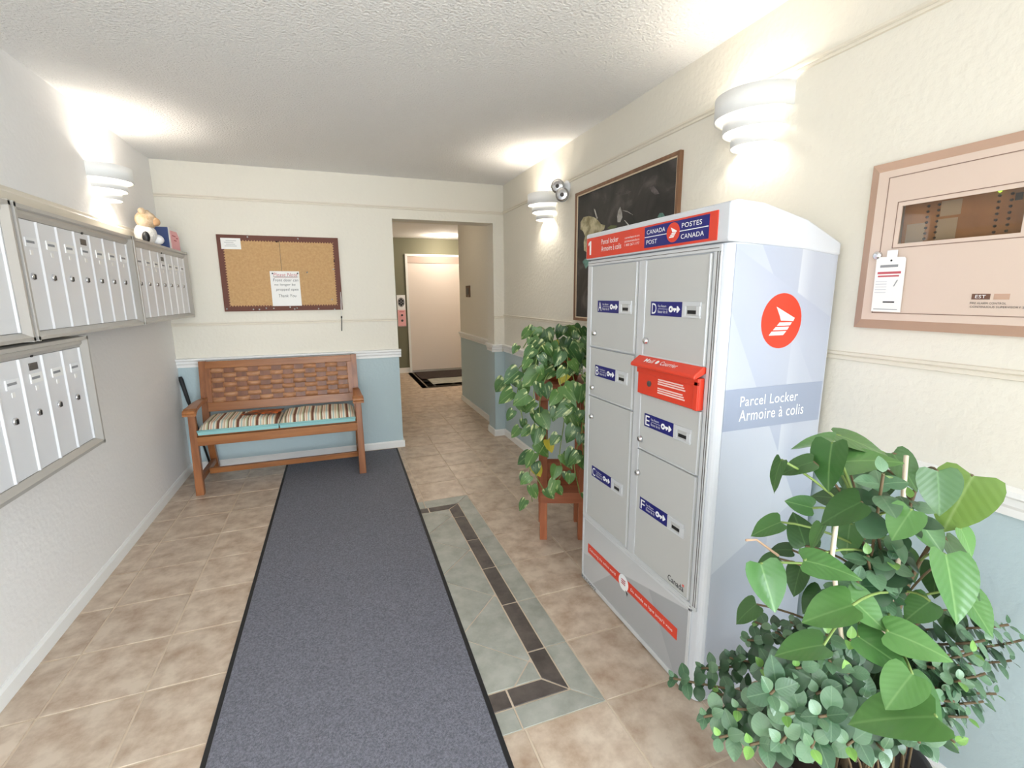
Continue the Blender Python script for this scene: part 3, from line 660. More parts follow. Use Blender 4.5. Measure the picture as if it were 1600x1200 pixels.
# striped cushion
def stripes():
    M = mat('striped_cotton', (232, 222, 200), .9, bump=.15, bscale=250); n = M.node_tree.nodes; L = M.node_tree.links; tc = n['Texture Coordinate']
    sx = n.new('ShaderNodeSeparateXYZ'); L.new(tc.outputs['Object'], sx.inputs[0]); dv = n.new('ShaderNodeMath'); dv.operation = 'MULTIPLY_ADD'; dv.inputs[1].default_value = 1/.128; dv.inputs[2].default_value = 20.3; L.new(sx.outputs[0], dv.inputs[0])
    fr = n.new('ShaderNodeMath'); fr.operation = 'FRACT'; L.new(dv.outputs[0], fr.inputs[0]); r = n.new('ShaderNodeValToRGB'); cr = r.color_ramp; cr.interpolation = 'CONSTANT'
    st_ = [(0, (116, 72, 54)), (.13, (232, 224, 204)), (.22, (168, 190, 186)), (.28, (230, 216, 190)), (.36, (206, 172, 140)), (.41, (232, 224, 204)), (.50, (176, 178, 140)), (.57, (116, 72, 54)), (.62, (232, 222, 200)), (.70, (210, 150, 128)), (.74, (230, 220, 196)), (.82, (164, 190, 190)), (.88, (232, 224, 206)), (.95, (196, 168, 130))]
    cr.elements[0].color = lin(st_[0][1]); cr.elements[1].position = st_[1][0]; cr.elements[1].color = lin(st_[1][1])
    for p, c in st_[2:]:
        e = cr.elements.new(p); e.color = lin(c)
    L.new(fr.outputs[0], r.inputs[0]); L.new(r.outputs[0], n['Principled BSDF'].inputs['Base Color']); return M
striped = stripes(); aqua = mat('aqua_cotton', (150, 200, 198), .9)
cu = thing('bench_cushion', (-.44, 4.06, .444), 'striped brown, cream and aqua seat cushion lying on the wooden bench', 'cushion')
def pad(x0, x1, y0, y1, z0, z1):
    vs = []; fs = []; NX, NY = 30, 12
    def top(i, j):
        u, v = i/NX, j/NY
        e = min(1, min(u, 1-u)*9)**.5*min(1, min(v, 1-v)*6)**.5
        tuft = sum(math.exp(-(((u-a)*4.2)**2*6+((v-c)*2)**2*6)) for a in (.17, .5, .83) for c in (.3, .72))
        return z0+.032+(z1-z0-.032)*e - .010*tuft
    for i in range(NX+1):
        for j in range(NY+1): vs.append((x0+(x1-x0)*i/NX, y0+(y1-y0)*j/NY, top(i, j)))
    for i in range(NX):
        for j in range(NY):
            a = i*(NY+1)+j; fs.append((a, a+NY+1, a+NY+2, a+1))
    MB().add(vs, fs).build('top_cover', striped, cu, True)
    b = MB(); ring = [(x0, y0), (x1, y0), (x1, y1), (x0, y1)]
    b.hexa([(x0+.004, y0+.004, z0), (x1-.004, y0+.004, z0), (x1-.004, y1, z0), (x0+.004, y1, z0)], [(x0, y0, z0+.0315), (x1, y0, z0+.0315), (x1, y1, z0+.0315), (x0, y1, z0+.0315)])
    b.build('boxing', aqua, cu)
    MB().tube([(x0, y0, z0+.032), (x1, y0, z0+.032)], .007, 8).build('piping', aqua, cu, True)
pad(BX0+.056, -.452, 3.872, 4.262, .444, .532); pad(-.448, BX1-.058, 3.872, 4.262, .444, .532)
m_ = MB().hexa([(-.72, 4.03, .5335), (-.47, 4.00, .5335), (-.43, 4.13, .5335), (-.65, 4.15, .5335)], [(-.72, 4.03, .540), (-.47, 4.00, .540), (-.43, 4.13, .540), (-.65, 4.15, .540)])
tag(m_.build('brochure', mat('autumn_print', (56, 30, 22), .35, rgb2=(196, 92, 28), nscale=14, detail=3, lo=.45, hi=.6)), 'dark brown and orange printed brochure lying on the striped cushion', 'brochure')
# walking stick in the corner
t = thing('walking_stick', (-1.06, 4.43, 0), 'slim black stick with thick handle leaning in the corner behind the bench', 'stick')
A = Vector((-1.055, 4.43, .004)); Bp = Vector((-1.19, 4.43, .80)); D_ = Bp-A
MB().tube([A, A+D_*.72], .008, 10).build('shaft', black, t, True)
MB().tube([A+D_*.70, A+D_*.74, A+D_*.86, A+D_*.97, Bp], [.010, .014, .015, .017, .012], 12).build('handle', mat('black_grip', (34, 36, 38), .6), t, True)

# ================================================================== RUNNER MAT
t = thing('floor_runner', (-.02, 2.5, 0), 'long charcoal carpet runner with black rubber edging on the tiles', 'mat')
e = .028
def q4(i, z): return [(MATL0+i, MY0+i, z), (MATR0-i, MY0+i, z), (MATR1-i, MY1-i, z), (MATL1+i, MY1-i, z)]
MB().hexa(q4(0, .0006), q4(.003, .005)).build('rubber_edge', rubber, t)
MB().hexa(q4(.018, .005), q4(.021, .010)).build('pile', mat_pile, t)

# ================================================================== BULLETIN BOARD
YW = YB-.006                                    # boards hang on small spacers
t = thing('bulletin_board', (-.376, YW, 1.309), 'brown bordered cork bulletin board on the cream wall above the bench', 'board')
slab('side', YW, -.822, -.3815, 1.314, 1.906, .014).build('cork_panel', cork, t); slab('side', YW, -.3785, .070, 1.314, 1.906, .014).build('cork_panel', cork, t)
def scallop(u0, u1, v0, v1, side):
    w = .036; a = .012; P = []
    if side in 'tb':
        o, i = (v1, v1-w) if side == 't' else (v0, v0+w); sg = -1 if side == 't' else 1; n_ = 44
        P = [(u0, o)]+[(u0+(u1-u0)*k/(n_*4), i+sg*a*abs(math.sin(math.pi*k/4))) for k in range(n_*4+1)]+[(u1, o)]
    else:
        o, i = (u0, u0+w) if side == 'l' else (u1, u1-w); sg = 1 if side == 'l' else -1; n_ = 29
        P = [(o, v0)]+[(i+sg*a*abs(math.sin(math.pi*k/4)), v0+(v1-v0)*k/(n_*4)) for k in range(n_*4+1)]+[(o, v1)]
    return P
for k, sd in enumerate('tblr'):
    shape('side', YW-.014-.0004*(k > 1), scallop(-.827, .075, 1.309, 1.911, sd), .0012+.0004*(k > 1)).build('border', brown_paper, t)
n_ = thing('handwritten_note', (-.361, YW-.016, 1.348), 'white handwritten notice pinned to the lower middle of the cork board', 'note')
yb = YW-.0172
slab('side', YW-.0162, -.472, -.250, 1.348, 1.632, .0008).build('sheet', paper, n_)
for body, u0, u1, v0, v1 in (('Please Note', -.446, -.268, 1.590, 1.618), ('Front door can', -.452, -.264, 1.549, 1.572), ('no longer be', -.446, -.288, 1.509, 1.532), ('propped open', -.436, -.268, 1.468, 1.494), ('Thank You', -.424, -.290, 1.420, 1.444)):
    text(body, 'side', yb, u0, u1, v0, v1, red_ink if 'Please' in body else black_ink, n_, bold=-.004, slant=.15, lift=.0006)
slab('side', yb, -.448, -.262, 1.584, 1.5865, .0006).build('underline', black_ink, n_)
slab('side', yb, -.442, -.270, 1.579, 1.581, .0006).build('underline', red_ink, n_)
n_ = thing('notice_card', (-.728, YW-.016, 1.80), 'small white printed card pinned at the upper end of the cork board', 'card')
slab('side', YW-.0162, -.799, -.660, 1.800, 1.885, .0008).build('sheet', paper, n_)
for k in range(4): slab('side', yb, -.775+.012*(k % 2), -.690-.01*(k % 3), 1.822+.014*k, 1.825+.014*k, .0004).build('print_line', grey_ink, n_)
PINS = [(335, 152), (728, 167), (175, 713), (382, 717), (428, 717), (482, 708), (541, 709), (668, 700), (703, 714), (722, 707), (890, 711), (1014, 716), (1005, 404), (995, 640), (800, 428)]
pm = MB().lathe([(.0015, 0), (.0015, .004), (.0055, .005), (.0035, .008), (.004, .013), (.006, .014)], (0, 0, 0), 10, (0, -1, 0)).mesh('push_pin', whitep, True)
for px, py in PINS:
    p = at(320+px/5, 340+py/5, YW-.014); o = bpy.data.objects.new('push_pin', pm); COL.objects.link(o); o.location = (p.x, YW-.0148, p.z)
    where = 'top border' if py < 200 else 'bottom border' if py > 690 else 'bare cork'
    tag(o, 'white push pin stuck in the %s of the bulletin board' % where, 'pin', 'white push pins in the %s' % where)
dm = pm.copy(); dm.materials[0] = black
for px, py, wh in [(725, 437, 'upper end of the handwritten notice, away from the printed card'), (563, 190, 'cork beside the panel seam'), (1010, 340, 'cork near the hanging pen'), (530, 437, 'handwritten notice corner nearer the printed card')]:
    p = at(320+px/5, 340+py/5, YW-.014); o = bpy.data.objects.new('push_pin', dm); COL.objects.link(o); o.location = (p.x, YW-.0172, p.z)
    tag(o, 'dark push pin in the ' + wh, 'pin', 'dark push pins in the bulletin board')
n_ = thing('hanging_pen', (.055, YW-.02, 1.124), 'pen hanging on a white string beside the cork board edge', 'pen')
MB().tube([(.066, YW-.024, 1.462), (.069, YW-.022, 1.38), (.064, YW-.02, 1.30), (.062, YW-.02, 1.238)], .0016, 6).tube([(.066, YW-.024, 1.462), (.060, YW-.022, 1.36), (.062, YW-.02, 1.238)], .0014, 6).build('string', paper, n_, True)
MB().tube([(.060, YW-.018, 1.246), (.058, YW-.014, 1.20), (.053, YW-.010, 1.124)], [.004, .0048, .0042], 10).build('barrel', mat('pen_grey', (120, 118, 112), .4), n_, True)
MB().tube([(.0600, YW-.018, 1.254), (.0597, YW-.0176, 1.236)], .0056, 10).build('cap', black, n_, True)

# ================================================================== MAILBOXES on the left wall
MX = XL+.165                                    # plane of the mailbox doors
PIT = .1416
def bank(name_label, yr, zt, zb, nd, dz0, dz1, lz, master, group='mailbox banks on the left wall'):
    yl = yr - nd*PIT - .075
    t = thing('mailbox_bank', (XL, (yl+yr)/2, zb), name_label, 'mailbox', group)
    MB().box(XL, MX-.004, yl+.004, yr-.004, zb+.004, zt-.004).build('case', alu_frame, t)
    # frame: sloping flanges that stand proud of the doors
    b = MB(); fp = .026; w = .036
    for y0, y1, s in ((yl, yl+w, 1), (yr-w, yr, -1)):
        o, i = (y0, y1) if s > 0 else (y1, y0)
        b.prism([(MX-.004, o), (MX+fp, o+s*.004), (MX+fp, o+s*.016), (MX+.006, i), (MX-.004, i)], 2, zb, zt)
    b.prism([(MX-.004, zt), (MX+fp, zt-.004), (MX+fp, zt-.018), (MX+.012, zt-.022), (MX+.012, zt-.034), (MX+.003, dz1), (MX-.004, dz1)], 1, yl+.002, yr-.002)
    b.prism([(MX-.004, zb), (MX+fp, zb+.004), (MX+fp, zb+.016), (MX+.004, dz0), (MX-.004, dz0)], 1, yl+.002, yr-.002)
    b.build('frame', alu_frame, t)
    ys = yr-.0375-nd*PIT
    MB().box(MX-.0042, MX-.0034, ys, ys+nd*PIT, dz0, dz1).build('door_recess', darkgrey, t)  # dark sheet standing in for the shade in the gaps between doors
    for k in range(nd):
        y0, y1 = ys+k*PIT+.0028, ys+(k+1)*PIT-.0028
        b = MB().prism([(MX-.003, y0), (MX+.004, y0), (MX+.002, y0+.006), (MX+.002, y1-.012), (MX+.007, y1-.006), (MX+.007, y1), (MX-.003, y1)], 2, dz0+.002, dz1-.002)
        d = b.build('door', alu, t); OFF[d] = OFF[t]; yc = (y0+y1)/2
        MB().lathe([(.0135, 0), (.0135, .004), (.011, .007), (.004, .008)], (MX+.002, y0+.052, lz), 16, (1, 0, 0)).build('lock', chrome, d, True)
        slab('left', MX+.002, y0+.046, y0+.058, lz-.010, lz+.008, .0082).build('key_slot', black, d)
        b = MB(); h_ = lz+.125; slab('left', MX+.002, y0+.04, y0+.115, h_-.017, h_+.017, .003, b); b.build('card_holder', paper if k % 3 else whitep, d)
        slab('left', MX+.005, y0+.045, y0+.096, h_-.003, h_+.006, .0006).build('name_line', grey_ink, d)
        slab('left', MX+.002, y0+.064, y0+.082, h_-.045, h_-.028, .001).build('number_label', paper, d)
        if k == master:
            MB().lathe([(.009, 0), (.009, .004)], (MX+.002, y0+.07, h_+.085), 12, (1, 0, 0)).build('master_lock', black, d)
            slab('left', MX+.002, y0+.045, y0+.098, h_+.030, h_+.056, .002).build('name_plate', darkgrey, d)
    return t
SCL = .165/1.209
bank('upper aluminium mailbox bank in the corner, carrying the plush toy and blue box', 4.372, 1.762, 1.273, 7, 1.306, 1.714, 1.507, 3)
bank('upper aluminium mailbox bank directly above the lower bank of mailboxes', 3.294, 1.762, 1.273, 7, 1.306, 1.714, 1.507, 3)
bank('upper aluminium mailbox bank at the end away from the corner', 2.216, 1.762, 1.273, 7, 1.306, 1.714, 1.507, 3)
bank('lower aluminium mailbox bank set under the upper row of mailboxes', 2.600, 1.268, .779, 7, .812, 1.221, 1.016, 4)
# things standing on the mailboxes
BT_ = 1.762
t = thing('plush_toy', (-1.10, 3.80, BT_), 'small cream and brown plush toy sitting on top of the mailboxes', 'toy')
fur = mat('cream_plush', (226, 208, 182), .95, rgb2=(196, 164, 128), nscale=20, bump=.6, bscale=150)
MB().ball((-1.105, 3.82, 1.83), .062, sc=(1, 1.05, 1.1)).build('body', mat('white_plush', (240, 236, 230), .95, bump=.6, bscale=150), t, True)
MB().ball((-1.09, 3.81, 1.915), .060, sc=(1, 1.05, .95)).build('head', fur, t, True)
MB().ball((-1.037, 3.80, 1.905), .026).build('muzzle', mat('tan_plush', (198, 158, 118), .95), t, True)
for dy in (-.045, .045): MB().ball((-1.095, 3.81+dy, 1.965), .02).build('ear', fur, t, True)
MB().ball((-1.06, 3.86, 1.80), .034, sc=(1.2, 1.2, 1)).build('foot', whitep, t, True); MB().ball((-1.075, 3.715, 1.80), .024, sc=(.9, .8, 1.5)).build('foot', black, t, True)
t = thing('blue_box', (-1.125, 4.20, BT_), 'dark blue box with a pink note on top of the mailboxes', 'box')
MB().box(-1.195, -1.052, 4.10, 4.33, BT_+.001, BT_+.150).build('carton', mat('blue_card', (44, 66, 118), .5), t, bevel=.003)
MB().box(-1.052, -1.0495, 4.098, 4.335, BT_+.001, BT_+.152).build('lid_edge', paper, t)
shape('left', -1.0495, [(4.13, BT_+.006), (4.33, BT_+.004), (4.325, BT_+.10), (4.28, BT_+.135), (4.12, BT_+.13)], .002).build('pink_note', pink, t)
for k, (u0, u1, v) in enumerate(((4.16, 4.24, .095), (4.25, 4.29, .085), (4.19, 4.25, .065))): slab('left', -1.0475, u0, u1, BT_+v, BT_+v+.008, .0006).build('scribble', red_ink, t)

# ================================================================== SCONCES
def sconce(y, wallx, s, label, power):
    "s = -1 for the right wall, +1 for the left wall; half-oval tiers open above and below"
    t = thing('wall_sconce', (wallx, y, 1.98), label, 'wall lamp', 'white tiered wall sconces')
    for hw, dp, z0, z1 in ((.155, .16, 2.083, 2.162), (.121, .128, 2.032, 2.098), (.088, .097, 1.980, 2.046)):
        N = 28; vs = []; fs = []; th = .004
        for i in range(N+1):
            a = math.pi*i/N
            for r in (0, th):
                for z in (z0, z1): vs.append((wallx+s*(dp-r)*math.sin(a), y-(hw-r)*math.cos(a), z))
        for i in range(N):
            a = 4*i; c = a+4
            fs += [(a, c, c+1, a+1), (a+2, a+3, c+3, c+2), (a+1, c+1, c+3, a+3), (a, a+2, c+2, c)]
        MB().add(vs, fs).build('shade_tier', sconce_m, t, True)
    x0, x1 = sorted((wallx, wallx+s*.010))
    MB().box(x0, x1, y-.06, y+.06, 2.0, 2.14).build('back_plate', sconce_m, t)
    MB().tube([(wallx+s*.008, y, 2.07), (wallx+s*.035, y, 2.07)], .014, 10).build('lamp_holder', whitep, t)
    MB().ball((wallx+s*.062, y, 2.07), .024, sc=(1.2, 1, 1)).build('bulb', bulb_m, t, True)
    for zz in (2.07+.032, 2.07-.032):
        point('sconce_lamp', (wallx+s*.062, y, zz), power, (1, .94, .85), .02, t)
sconce(1.521, XR, -1, 'white tiered half-round wall sconce between the framed painting and tan alarm panel', SCONCE_W)
sconce(3.436, XR, -1, 'white tiered half-round wall sconce beside the clear emergency lamp', SCONCE_W*2.4)
sconce(3.532, XL, 1, 'white tiered half-round wall sconce above the mailboxes', SCONCE_W*2.4)
# emergency lamp
t = thing('emergency_lamp', (XR, 3.12, 2.08), 'clear round emergency lamp head on the wall beside the painting', 'lamp')
MB().lathe([(.05, 0), (.05, .012), (.03, .018)], (XR, 3.13, 2.15), 20, (-1, 0, 0)).build('base', whitep, t, True)
MB().tube([(XR-.015, 3.13, 2.15), (XR-.045, 3.12, 2.13), (XR-.055, 3.11, 2.12)], .009, 8).build('arm', whitep, t, True)
clear = glass_mat('clear_plastic', (.93, .93, .94, 1), .16)
for yy, zz in ((3.165, 2.165), (3.09, 2.095)):
    ax = Vector((-.6, -.75, -.1)); c = Vector((XR-.05, yy, zz))
    MB().lathe([(.012, -.03), (.03, -.02), (.046, .012), (.048, .03)], c, 20, ax).build('lamp_head', mat('pale_grey_plastic', (214, 212, 208), .35), t, True)
    MB().lathe([(.046, .0305), (.03, .036), (.01, .038)], c, 20, ax).build('lens', chrome, t, True)
    MB().lathe([(.014, .038), (.008, .043)], c, 12, ax).build('bulb', darkgrey, t, True)

# ================================================================== PAINTING
PY0, PY1, PZ0, PZ1 = 1.938, 2.972, 1.252, 2.083
t = thing('framed_painting', (XR, 2.455, PZ0), 'large dark still life painting in a slim brown wooden frame', 'painting')
def canvas():
    M = mat('dark_oil_canvas', (52, 48, 46), .45); n = M.node_tree.nodes; L = M.node_tree.links; tc = n['Texture Coordinate']
    t1 = n.new('ShaderNodeTexNoise'); t1.inputs['Scale'].default_value = 5; t1.inputs['Detail'].default_value = 7; t1.inputs['Distortion'].default_value = 1.2; L.new(tc.outputs['Object'], t1.inputs['Vector'])
    r = n.new('ShaderNodeValToRGB'); r.color_ramp.elements[0].position = .3; r.color_ramp.elements[0].color = lin((24, 22, 22)); r.color_ramp.elements[1].position = .8; r.color_ramp.elements[1].color = lin((108, 100, 96))
    e_ = r.color_ramp.elements.new(.55); e_.color = lin((52, 48, 46)); L.new(t1.outputs['Fac'], r.inputs[0]); L.new(r.outputs[0], n['Principled BSDF'].inputs['Base Color'])
    bp = n.new('ShaderNodeBump'); bp.inputs['Strength'].default_value = .3; L.new(t1.outputs['Fac'], bp.inputs['Height']); L.new(bp.outputs[0], n['Principled BSDF'].inputs['Normal']); return M
fx_ = .020
slab('front', XR, PY1-.015, PY0+.015, PZ0+.015, PZ1-.015, .010).build('canvas', canvas(), t)
b = MB()
for y0, y1, z0, z1 in ((PY1, PY1-.018, PZ0, PZ1), (PY0+.018, PY0, PZ0, PZ1), (PY1-.018, PY0+.018, PZ1-.018, PZ1), (PY1-.018, PY0+.018, PZ0, PZ0+.018)): slab('front', XR, y0, y1, z0, z1, fx_, b)
b.build('frame', frame_w, t)
b = MB(); i_ = .018; w_ = .007
for y0, y1, z0, z1 in ((PY1-i_, PY1-i_-w_, PZ0+i_, PZ1-i_), (PY0+i_+w_, PY0+i_, PZ0+i_, PZ1-i_), (PY1-i_, PY0+i_, PZ1-i_-w_, PZ1-i_), (PY1-i_, PY0+i_, PZ0+i_, PZ0+i_+w_)): slab('front', XR, y0, y1, z0, z1, .016, b)
b.build('liner', mat('cream_liner', (226, 208, 180), .5), t)
cx = XR-.010
def P_(px, py):
    q = at_x(860+px/6.314, 230+py/6.314, cx); return (q.y, q.z)
def daub(pts, m_, nm='brush_stroke', th=.002): shape('front', cx, [P_(*p) for p in pts], th).build(nm, m_, t)
paleg = mat('pale_cream_paint', (206, 196, 160), .6, rgb2=(140, 128, 92), nscale=16, detail=6, lo=.4, hi=.62)
palew = mat('bone_paint', (206, 202, 196), .6, rgb2=(150, 144, 138), nscale=25); tealp = mat('teal_paint_daub', (84, 128, 118), .6, rgb2=(128, 170, 156), nscale=30)
daub([(300, 740), (330, 690), (380, 680), (430, 690), (470, 720), (500, 760), (540, 770), (530, 810), (490, 840), (480, 900), (430, 960), (400, 1000), (370, 1040), (335, 1020), (330, 940), (345, 880), (325, 830), (300, 810)], paleg)
daub([(690, 590), (706, 640), (710, 690), (690, 740), (664, 740), (662, 680), (672, 630)], palew)
daub([(430, 608), (440, 612), (468, 700), (458, 708)], palew); daub([(708, 622), (760, 630), (815, 668), (765, 642)], palew); daub([(728, 720), (738, 722), (785, 776), (775, 778)], palew)
daub([(1060, 690), (1080, 650), (1110, 648), (1130, 680), (1100, 700)], tealp); daub([(318, 1130), (345, 1100), (375, 1120), (400, 1130), (380, 1160), (350, 1200), (335, 1160)], tealp)
daub([(560, 800), (600, 770), (660, 775), (640, 800), (600, 815)], mat('olive_paint_daub', (104, 110, 72), .6))
daub([(985, 400), (1020, 385), (1060, 430), (1075, 460), (1030, 465), (1000, 440)], mat('mauve_grey_daub', (112, 102, 102), .6, rgb2=(76, 70, 70), nscale=30))
daub([(640, 460), (700, 440), (800, 435), (760, 460), (690, 470)], mat('smoke_daub', (92, 86, 84), .6, rgb2=(60, 56, 55), nscale=30))

# ================================================================== ALARM PANEL
AY0, AY1, AZ0, AZ1 = .40, 1.056, 1.318, 1.803
t = thing('alarm_panel', (XR, .73, AZ0), 'tan enamel fire alarm control panel with a smoked window', 'panel')
b = MB(); fr, dp = .032, .030
o4 = [(AY1, AZ0), (AY0, AZ0), (AY0, AZ1), (AY1, AZ1)]; i4 = [(AY1-.040, AZ0+.028), (AY0+.040, AZ0+.028), (AY0+.040, AZ1-.031), (AY1-.040, AZ1-.031)]
A_ = [(XR, y, z) for y, z in o4]; A2 = [(XR-.012, y, z) for y, z in o4]; B_ = [(XR-dp-.012, y, z) for y, z in i4]
b.add(A_+A2+B_, [(i, (i+1) % 4, (i+1) % 4+4, i+4) for i in range(4)]+[(i+4, (i+1) % 4+4, (i+1) % 4+8, i+8) for i in range(4)])
b.build('bevelled_trim', tan_edge, t)
xf = XR-dp-.012
b = MB()  # face ring, leaving the window open
wy0, wy1, wz0, wz1 = .676, .942, 1.564, 1.668
for y0, y1, z0, z1 in ((AY1-.040, wy1, AZ0+.028, AZ1-.031), (wy0, AY0+.040, AZ0+.028, AZ1-.031), (wy1, wy0, wz1, AZ1-.031), (wy1, wy0, AZ0+.028, wz0)): slab('front', xf+.004, y0, y1, z0, z1, .004, b)
b.build('cover', tan_metal, t)
def groove(y0, y1, z0, z1, nm):
    b = MB(); g = .0022
    slab('front', xf, y1, y1-g, z0, z1, .0006, b); slab('front', xf, y0+g, y0, z0, z1, .0006, b); slab('front', xf, y1, y0, z1-g, z1, .0006, b); slab('front', xf, y1, y0, z0, z0+g, .0006, b); b.build(nm, mat('groove_brown', (140, 112, 96), .6), t)
groove(.468, .987, 1.366, 1.753, 'door_seam'); groove(.663, .955, 1.552, 1.681, 'window_seam')
slab('front', xf+.034, wy1+.01, wy0-.01, wz0-.01, wz1+.01, .003).build('indicator_board', mat('brown_board', (196, 146, 98), .6, rgb2=(168, 120, 76), nscale=12), t)
xb = xf+.031
for y0, z0, z1 in ((.941, 1.566, 1.618), (.867, 1.568, 1.622), (.863, 1.629, 1.668)): slab('front', xb, y0, y0-.046, z0, z1, .001).build('zone_card', mat('zone_card_grey', (196, 184, 168), .7), t)
led = mat('dark_led', (42, 26, 18), .4); lm = MB().lathe([(.0038, 0), (.0025, .004)], (0, 0, 0), 8, (-1, 0, 0)).mesh('indicator_lamp', led)
for yc in (.893, .868, .741, .717):
    for k in range(7):
        o = bpy.data.objects.new('indicator_lamp', lm); COL.objects.link(o); o.parent = t; o.location = Vector((xb, yc, 1.574+.0145*k))-OFF[t]
slab('front', xb, .710, .697, 1.644, 1.661, .003).build('key_switch', black, t)
MB().ball((xb-.003, .741, 1.672), .004).build('power_lamp', mat('green_led', (150, 220, 60), .4, emit=1.5), t)
slab('front', xf+.003, wy1-.001, wy0+.001, wz0+.001, wz1-.001, .0012).build('window_glass', smoked, t)
MB().lathe([(.012, 0), (.012, .006), (.008, .010), (.002, .011)], (xf, .990, 1.535), 16, (-1, 0, 0)).build('lock', chrome, t, True)
s_ = slab('front', xf, .748, .711, 1.408, 1.422, .001).build('maker_plate', mat('dark_brown_plate', (112, 78, 62), .5), t)
text('EST', 'front', xf-.001, .740, .719, 1.411, 1.419, white_ink, s_)
slab('front', xf, .704, .674, 1.408, 1.422, .0006).build('faded_plate', tan_edge, t)
text('FIRE ALARM CONTROL', 'front', xf, .749, .678, 1.396, 1.401, black_ink, t); text('CONTINUOUS SUPERVISORY SYSTEM', 'front', xf, .748, .622, 1.387, 1.392, black_ink, t)
# maintenance tag
t2 = thing('maintenance_tag', (xf-.004, .948, 1.37), 'white card tag with red heading hanging from the alarm panel lock', 'tag')
tx = xf-.0045
b = MB(); shape('front', tx, [(.986, 1.371), (.906, 1.370), (.910, 1.521), (.914, 1.526), (.984, 1.530), (.989, 1.526)], .0012, b); b.build('card', paper, t2)
slab('front', tx, .962, .934, 1.526, 1.547, .001).build('clear_loop', whitep, t2)
MB().lathe([(.003, 0), (.002, .001)], (tx-.0012, .948, 1.518), 10, (-1, 0, 0)).build('eyelet', black, t2)
xx = tx-.0012
for y0, y1, z0, z1, m_ in ((.981, .918, 1.480, 1.4865, red_ink), (.979, .922, 1.4715, 1.476, red_ink), (.976, .928, 1.499, 1.506, grey_ink), (.956, .925, 1.397, 1.401, black_ink), (.980, .915, 1.377, 1.379, grey_ink)):
    slab('front', xx, y0, y1, z0, z1, .0005).build('print_line', m_, t2)
for k in range(5): slab('front', xx, .983, .952, 1.458-.008*k, 1.4598-.008*k, .0005).build('print_line', mat('light_grey_ink', (205, 205, 210), .7), t2)
shape('front', xx, [(.926, 1.462), (.923, 1.462), (.931, 1.444), (.934, 1.444)], .0005).build('tick_mark', grey_ink, t2)

# ================================================================== PLANTS
def leaf_mesh(nm, m_, kind, cup, droop, wob=0.0):
    "unit leaf: base near the origin, tip at y = 1; x across, normal +z"
    NL, NW = 10, 4; vs = []; fs = []
    for i in range(NL+1):
        v = (i/NL)**1.35 if kind == 'heart' else i/NL
        if kind == 'heart':
            w_ = .44*(math.sqrt(max(0, 1-(1-v/.28)**2)) if v < .28 else (1-((v-.28)/.72)**1.7)) if v < 1 else 0
        elif kind == 'ovate': w_ = .36*math.sin(math.pi*(v**.8))**.8 if 0 < v < 1 else 0
        else: w_ = .42*math.sin(math.pi*v)**.6 if 0 < v < 1 else 0
        for j in range(-NW//2, NW//2+1):
            u = j/(NW//2); y = v
            if kind == 'heart': y = v - .24*(abs(u)**1.2)*max(0, 1-v/.6)**1.5*min(1, v*14+.0)
            x = w_*u; z = cup*abs(u)*w_ - droop*v*v + wob*math.sin(v*9+u*2)*abs(u)*.5 - .06*abs(u)**2*w_
            vs.append((x, y, z))
    c = NW+1
    for i in range(NL):
        for j in range(NW): a = i*c+j; fs.append((a, a+1, a+c+1, a+c))
    return MB().add(vs, fs).mesh(nm, m_, True)
def frame(P, T, N, sc):
    T = T.normalized(); N = (N - T*N.dot(T)); N = N.normalized() if N.length > 1e-4 else T.orthogonal().normalized(); X = T.cross(N)
    m = Matrix.Identity(4)
    for i, v in enumerate((X*sc[0], T*sc[1], N*sc[1])):
        for j in range(3): m[j][i] = v[j]
    m[0][3], m[1][3], m[2][3] = P; return m
def put_leaf(me, parent, M):
    o = bpy.data.objects.new('leaf', me); COL.objects.link(o); o.parent = parent; o.matrix_local = Matrix.Translation(-OFF[parent]) @ M; return o
def bez(a, b_, c, d, n_=8): return [a*(1-t_)**3 + b_*3*t_*(1-t_)**2 + c*3*t_*t_*(1-t_) + d*t_**3 for t_ in [i/n_ for i in range(n_+1)]]
rv = lambda s=1.0: Vector((random.uniform(-s, s), random.uniform(-s, s), random.uniform(-s, s)))

# --- wooden plant stand (turned on the floor)
SA = math.atan2(-.083, .208); sc_, ss_ = math.cos(SA), math.sin(SA)
SC = Vector((1.2195, 2.445, 0)); hs = .112
t = thing('plant_stand', SC, 'reddish wooden two-tier plant stand beside the parcel locker', 'plant stand'); t.rotation_euler = (0, 0, SA); OFF[t] = Vector((0, 0, 0))
for sx in (-1, 1):
    for sy in (-1, 1): MB().box(sx*hs-.021, sx*hs+.021, sy*hs-.021, sy*hs+.021, 0, .845).build('leg', cedar, t, bevel=.003)
cedar_h = wood('cedar_board', (146, 80, 50), (180, 108, 72), .5, 0)
for z0, z1, nm in ((.235, .300, 'shelf_rail'), (.850, .925, 'tray_side')):
    e_ = hs+.021 if nm == 'shelf_rail' else hs+.04
    for k in range(2):
        s = 2*k-1
        MB().box(-e_, e_, s*e_-.009, s*e_+.009, z0, z1).build(nm, cedar_h, t, bevel=.002); MB().box(s*e_-.009, s*e_+.009, -e_+.009, e_-.009, z0, z1).build(nm, cedar_h, t, bevel=.002)
MB().box(-hs, hs, -hs, hs, .262, .280).build('shelf_board', cedar_h, t); MB().box(-hs-.03, hs+.03, -hs-.03, hs+.03, .846, .862).build('tray_board', cedar_h, t)
MB().box(-hs+.02, hs-.02, hs-.012, hs+.004, .28, .415).build('back_panel', cedar_h, t)
MB().box(-.165, .165, -.165, .165, .925, .943).box(-.12, .12, -.12, .12, .862, .925).build('tray_rim', cedar_h, t, bevel=.003)
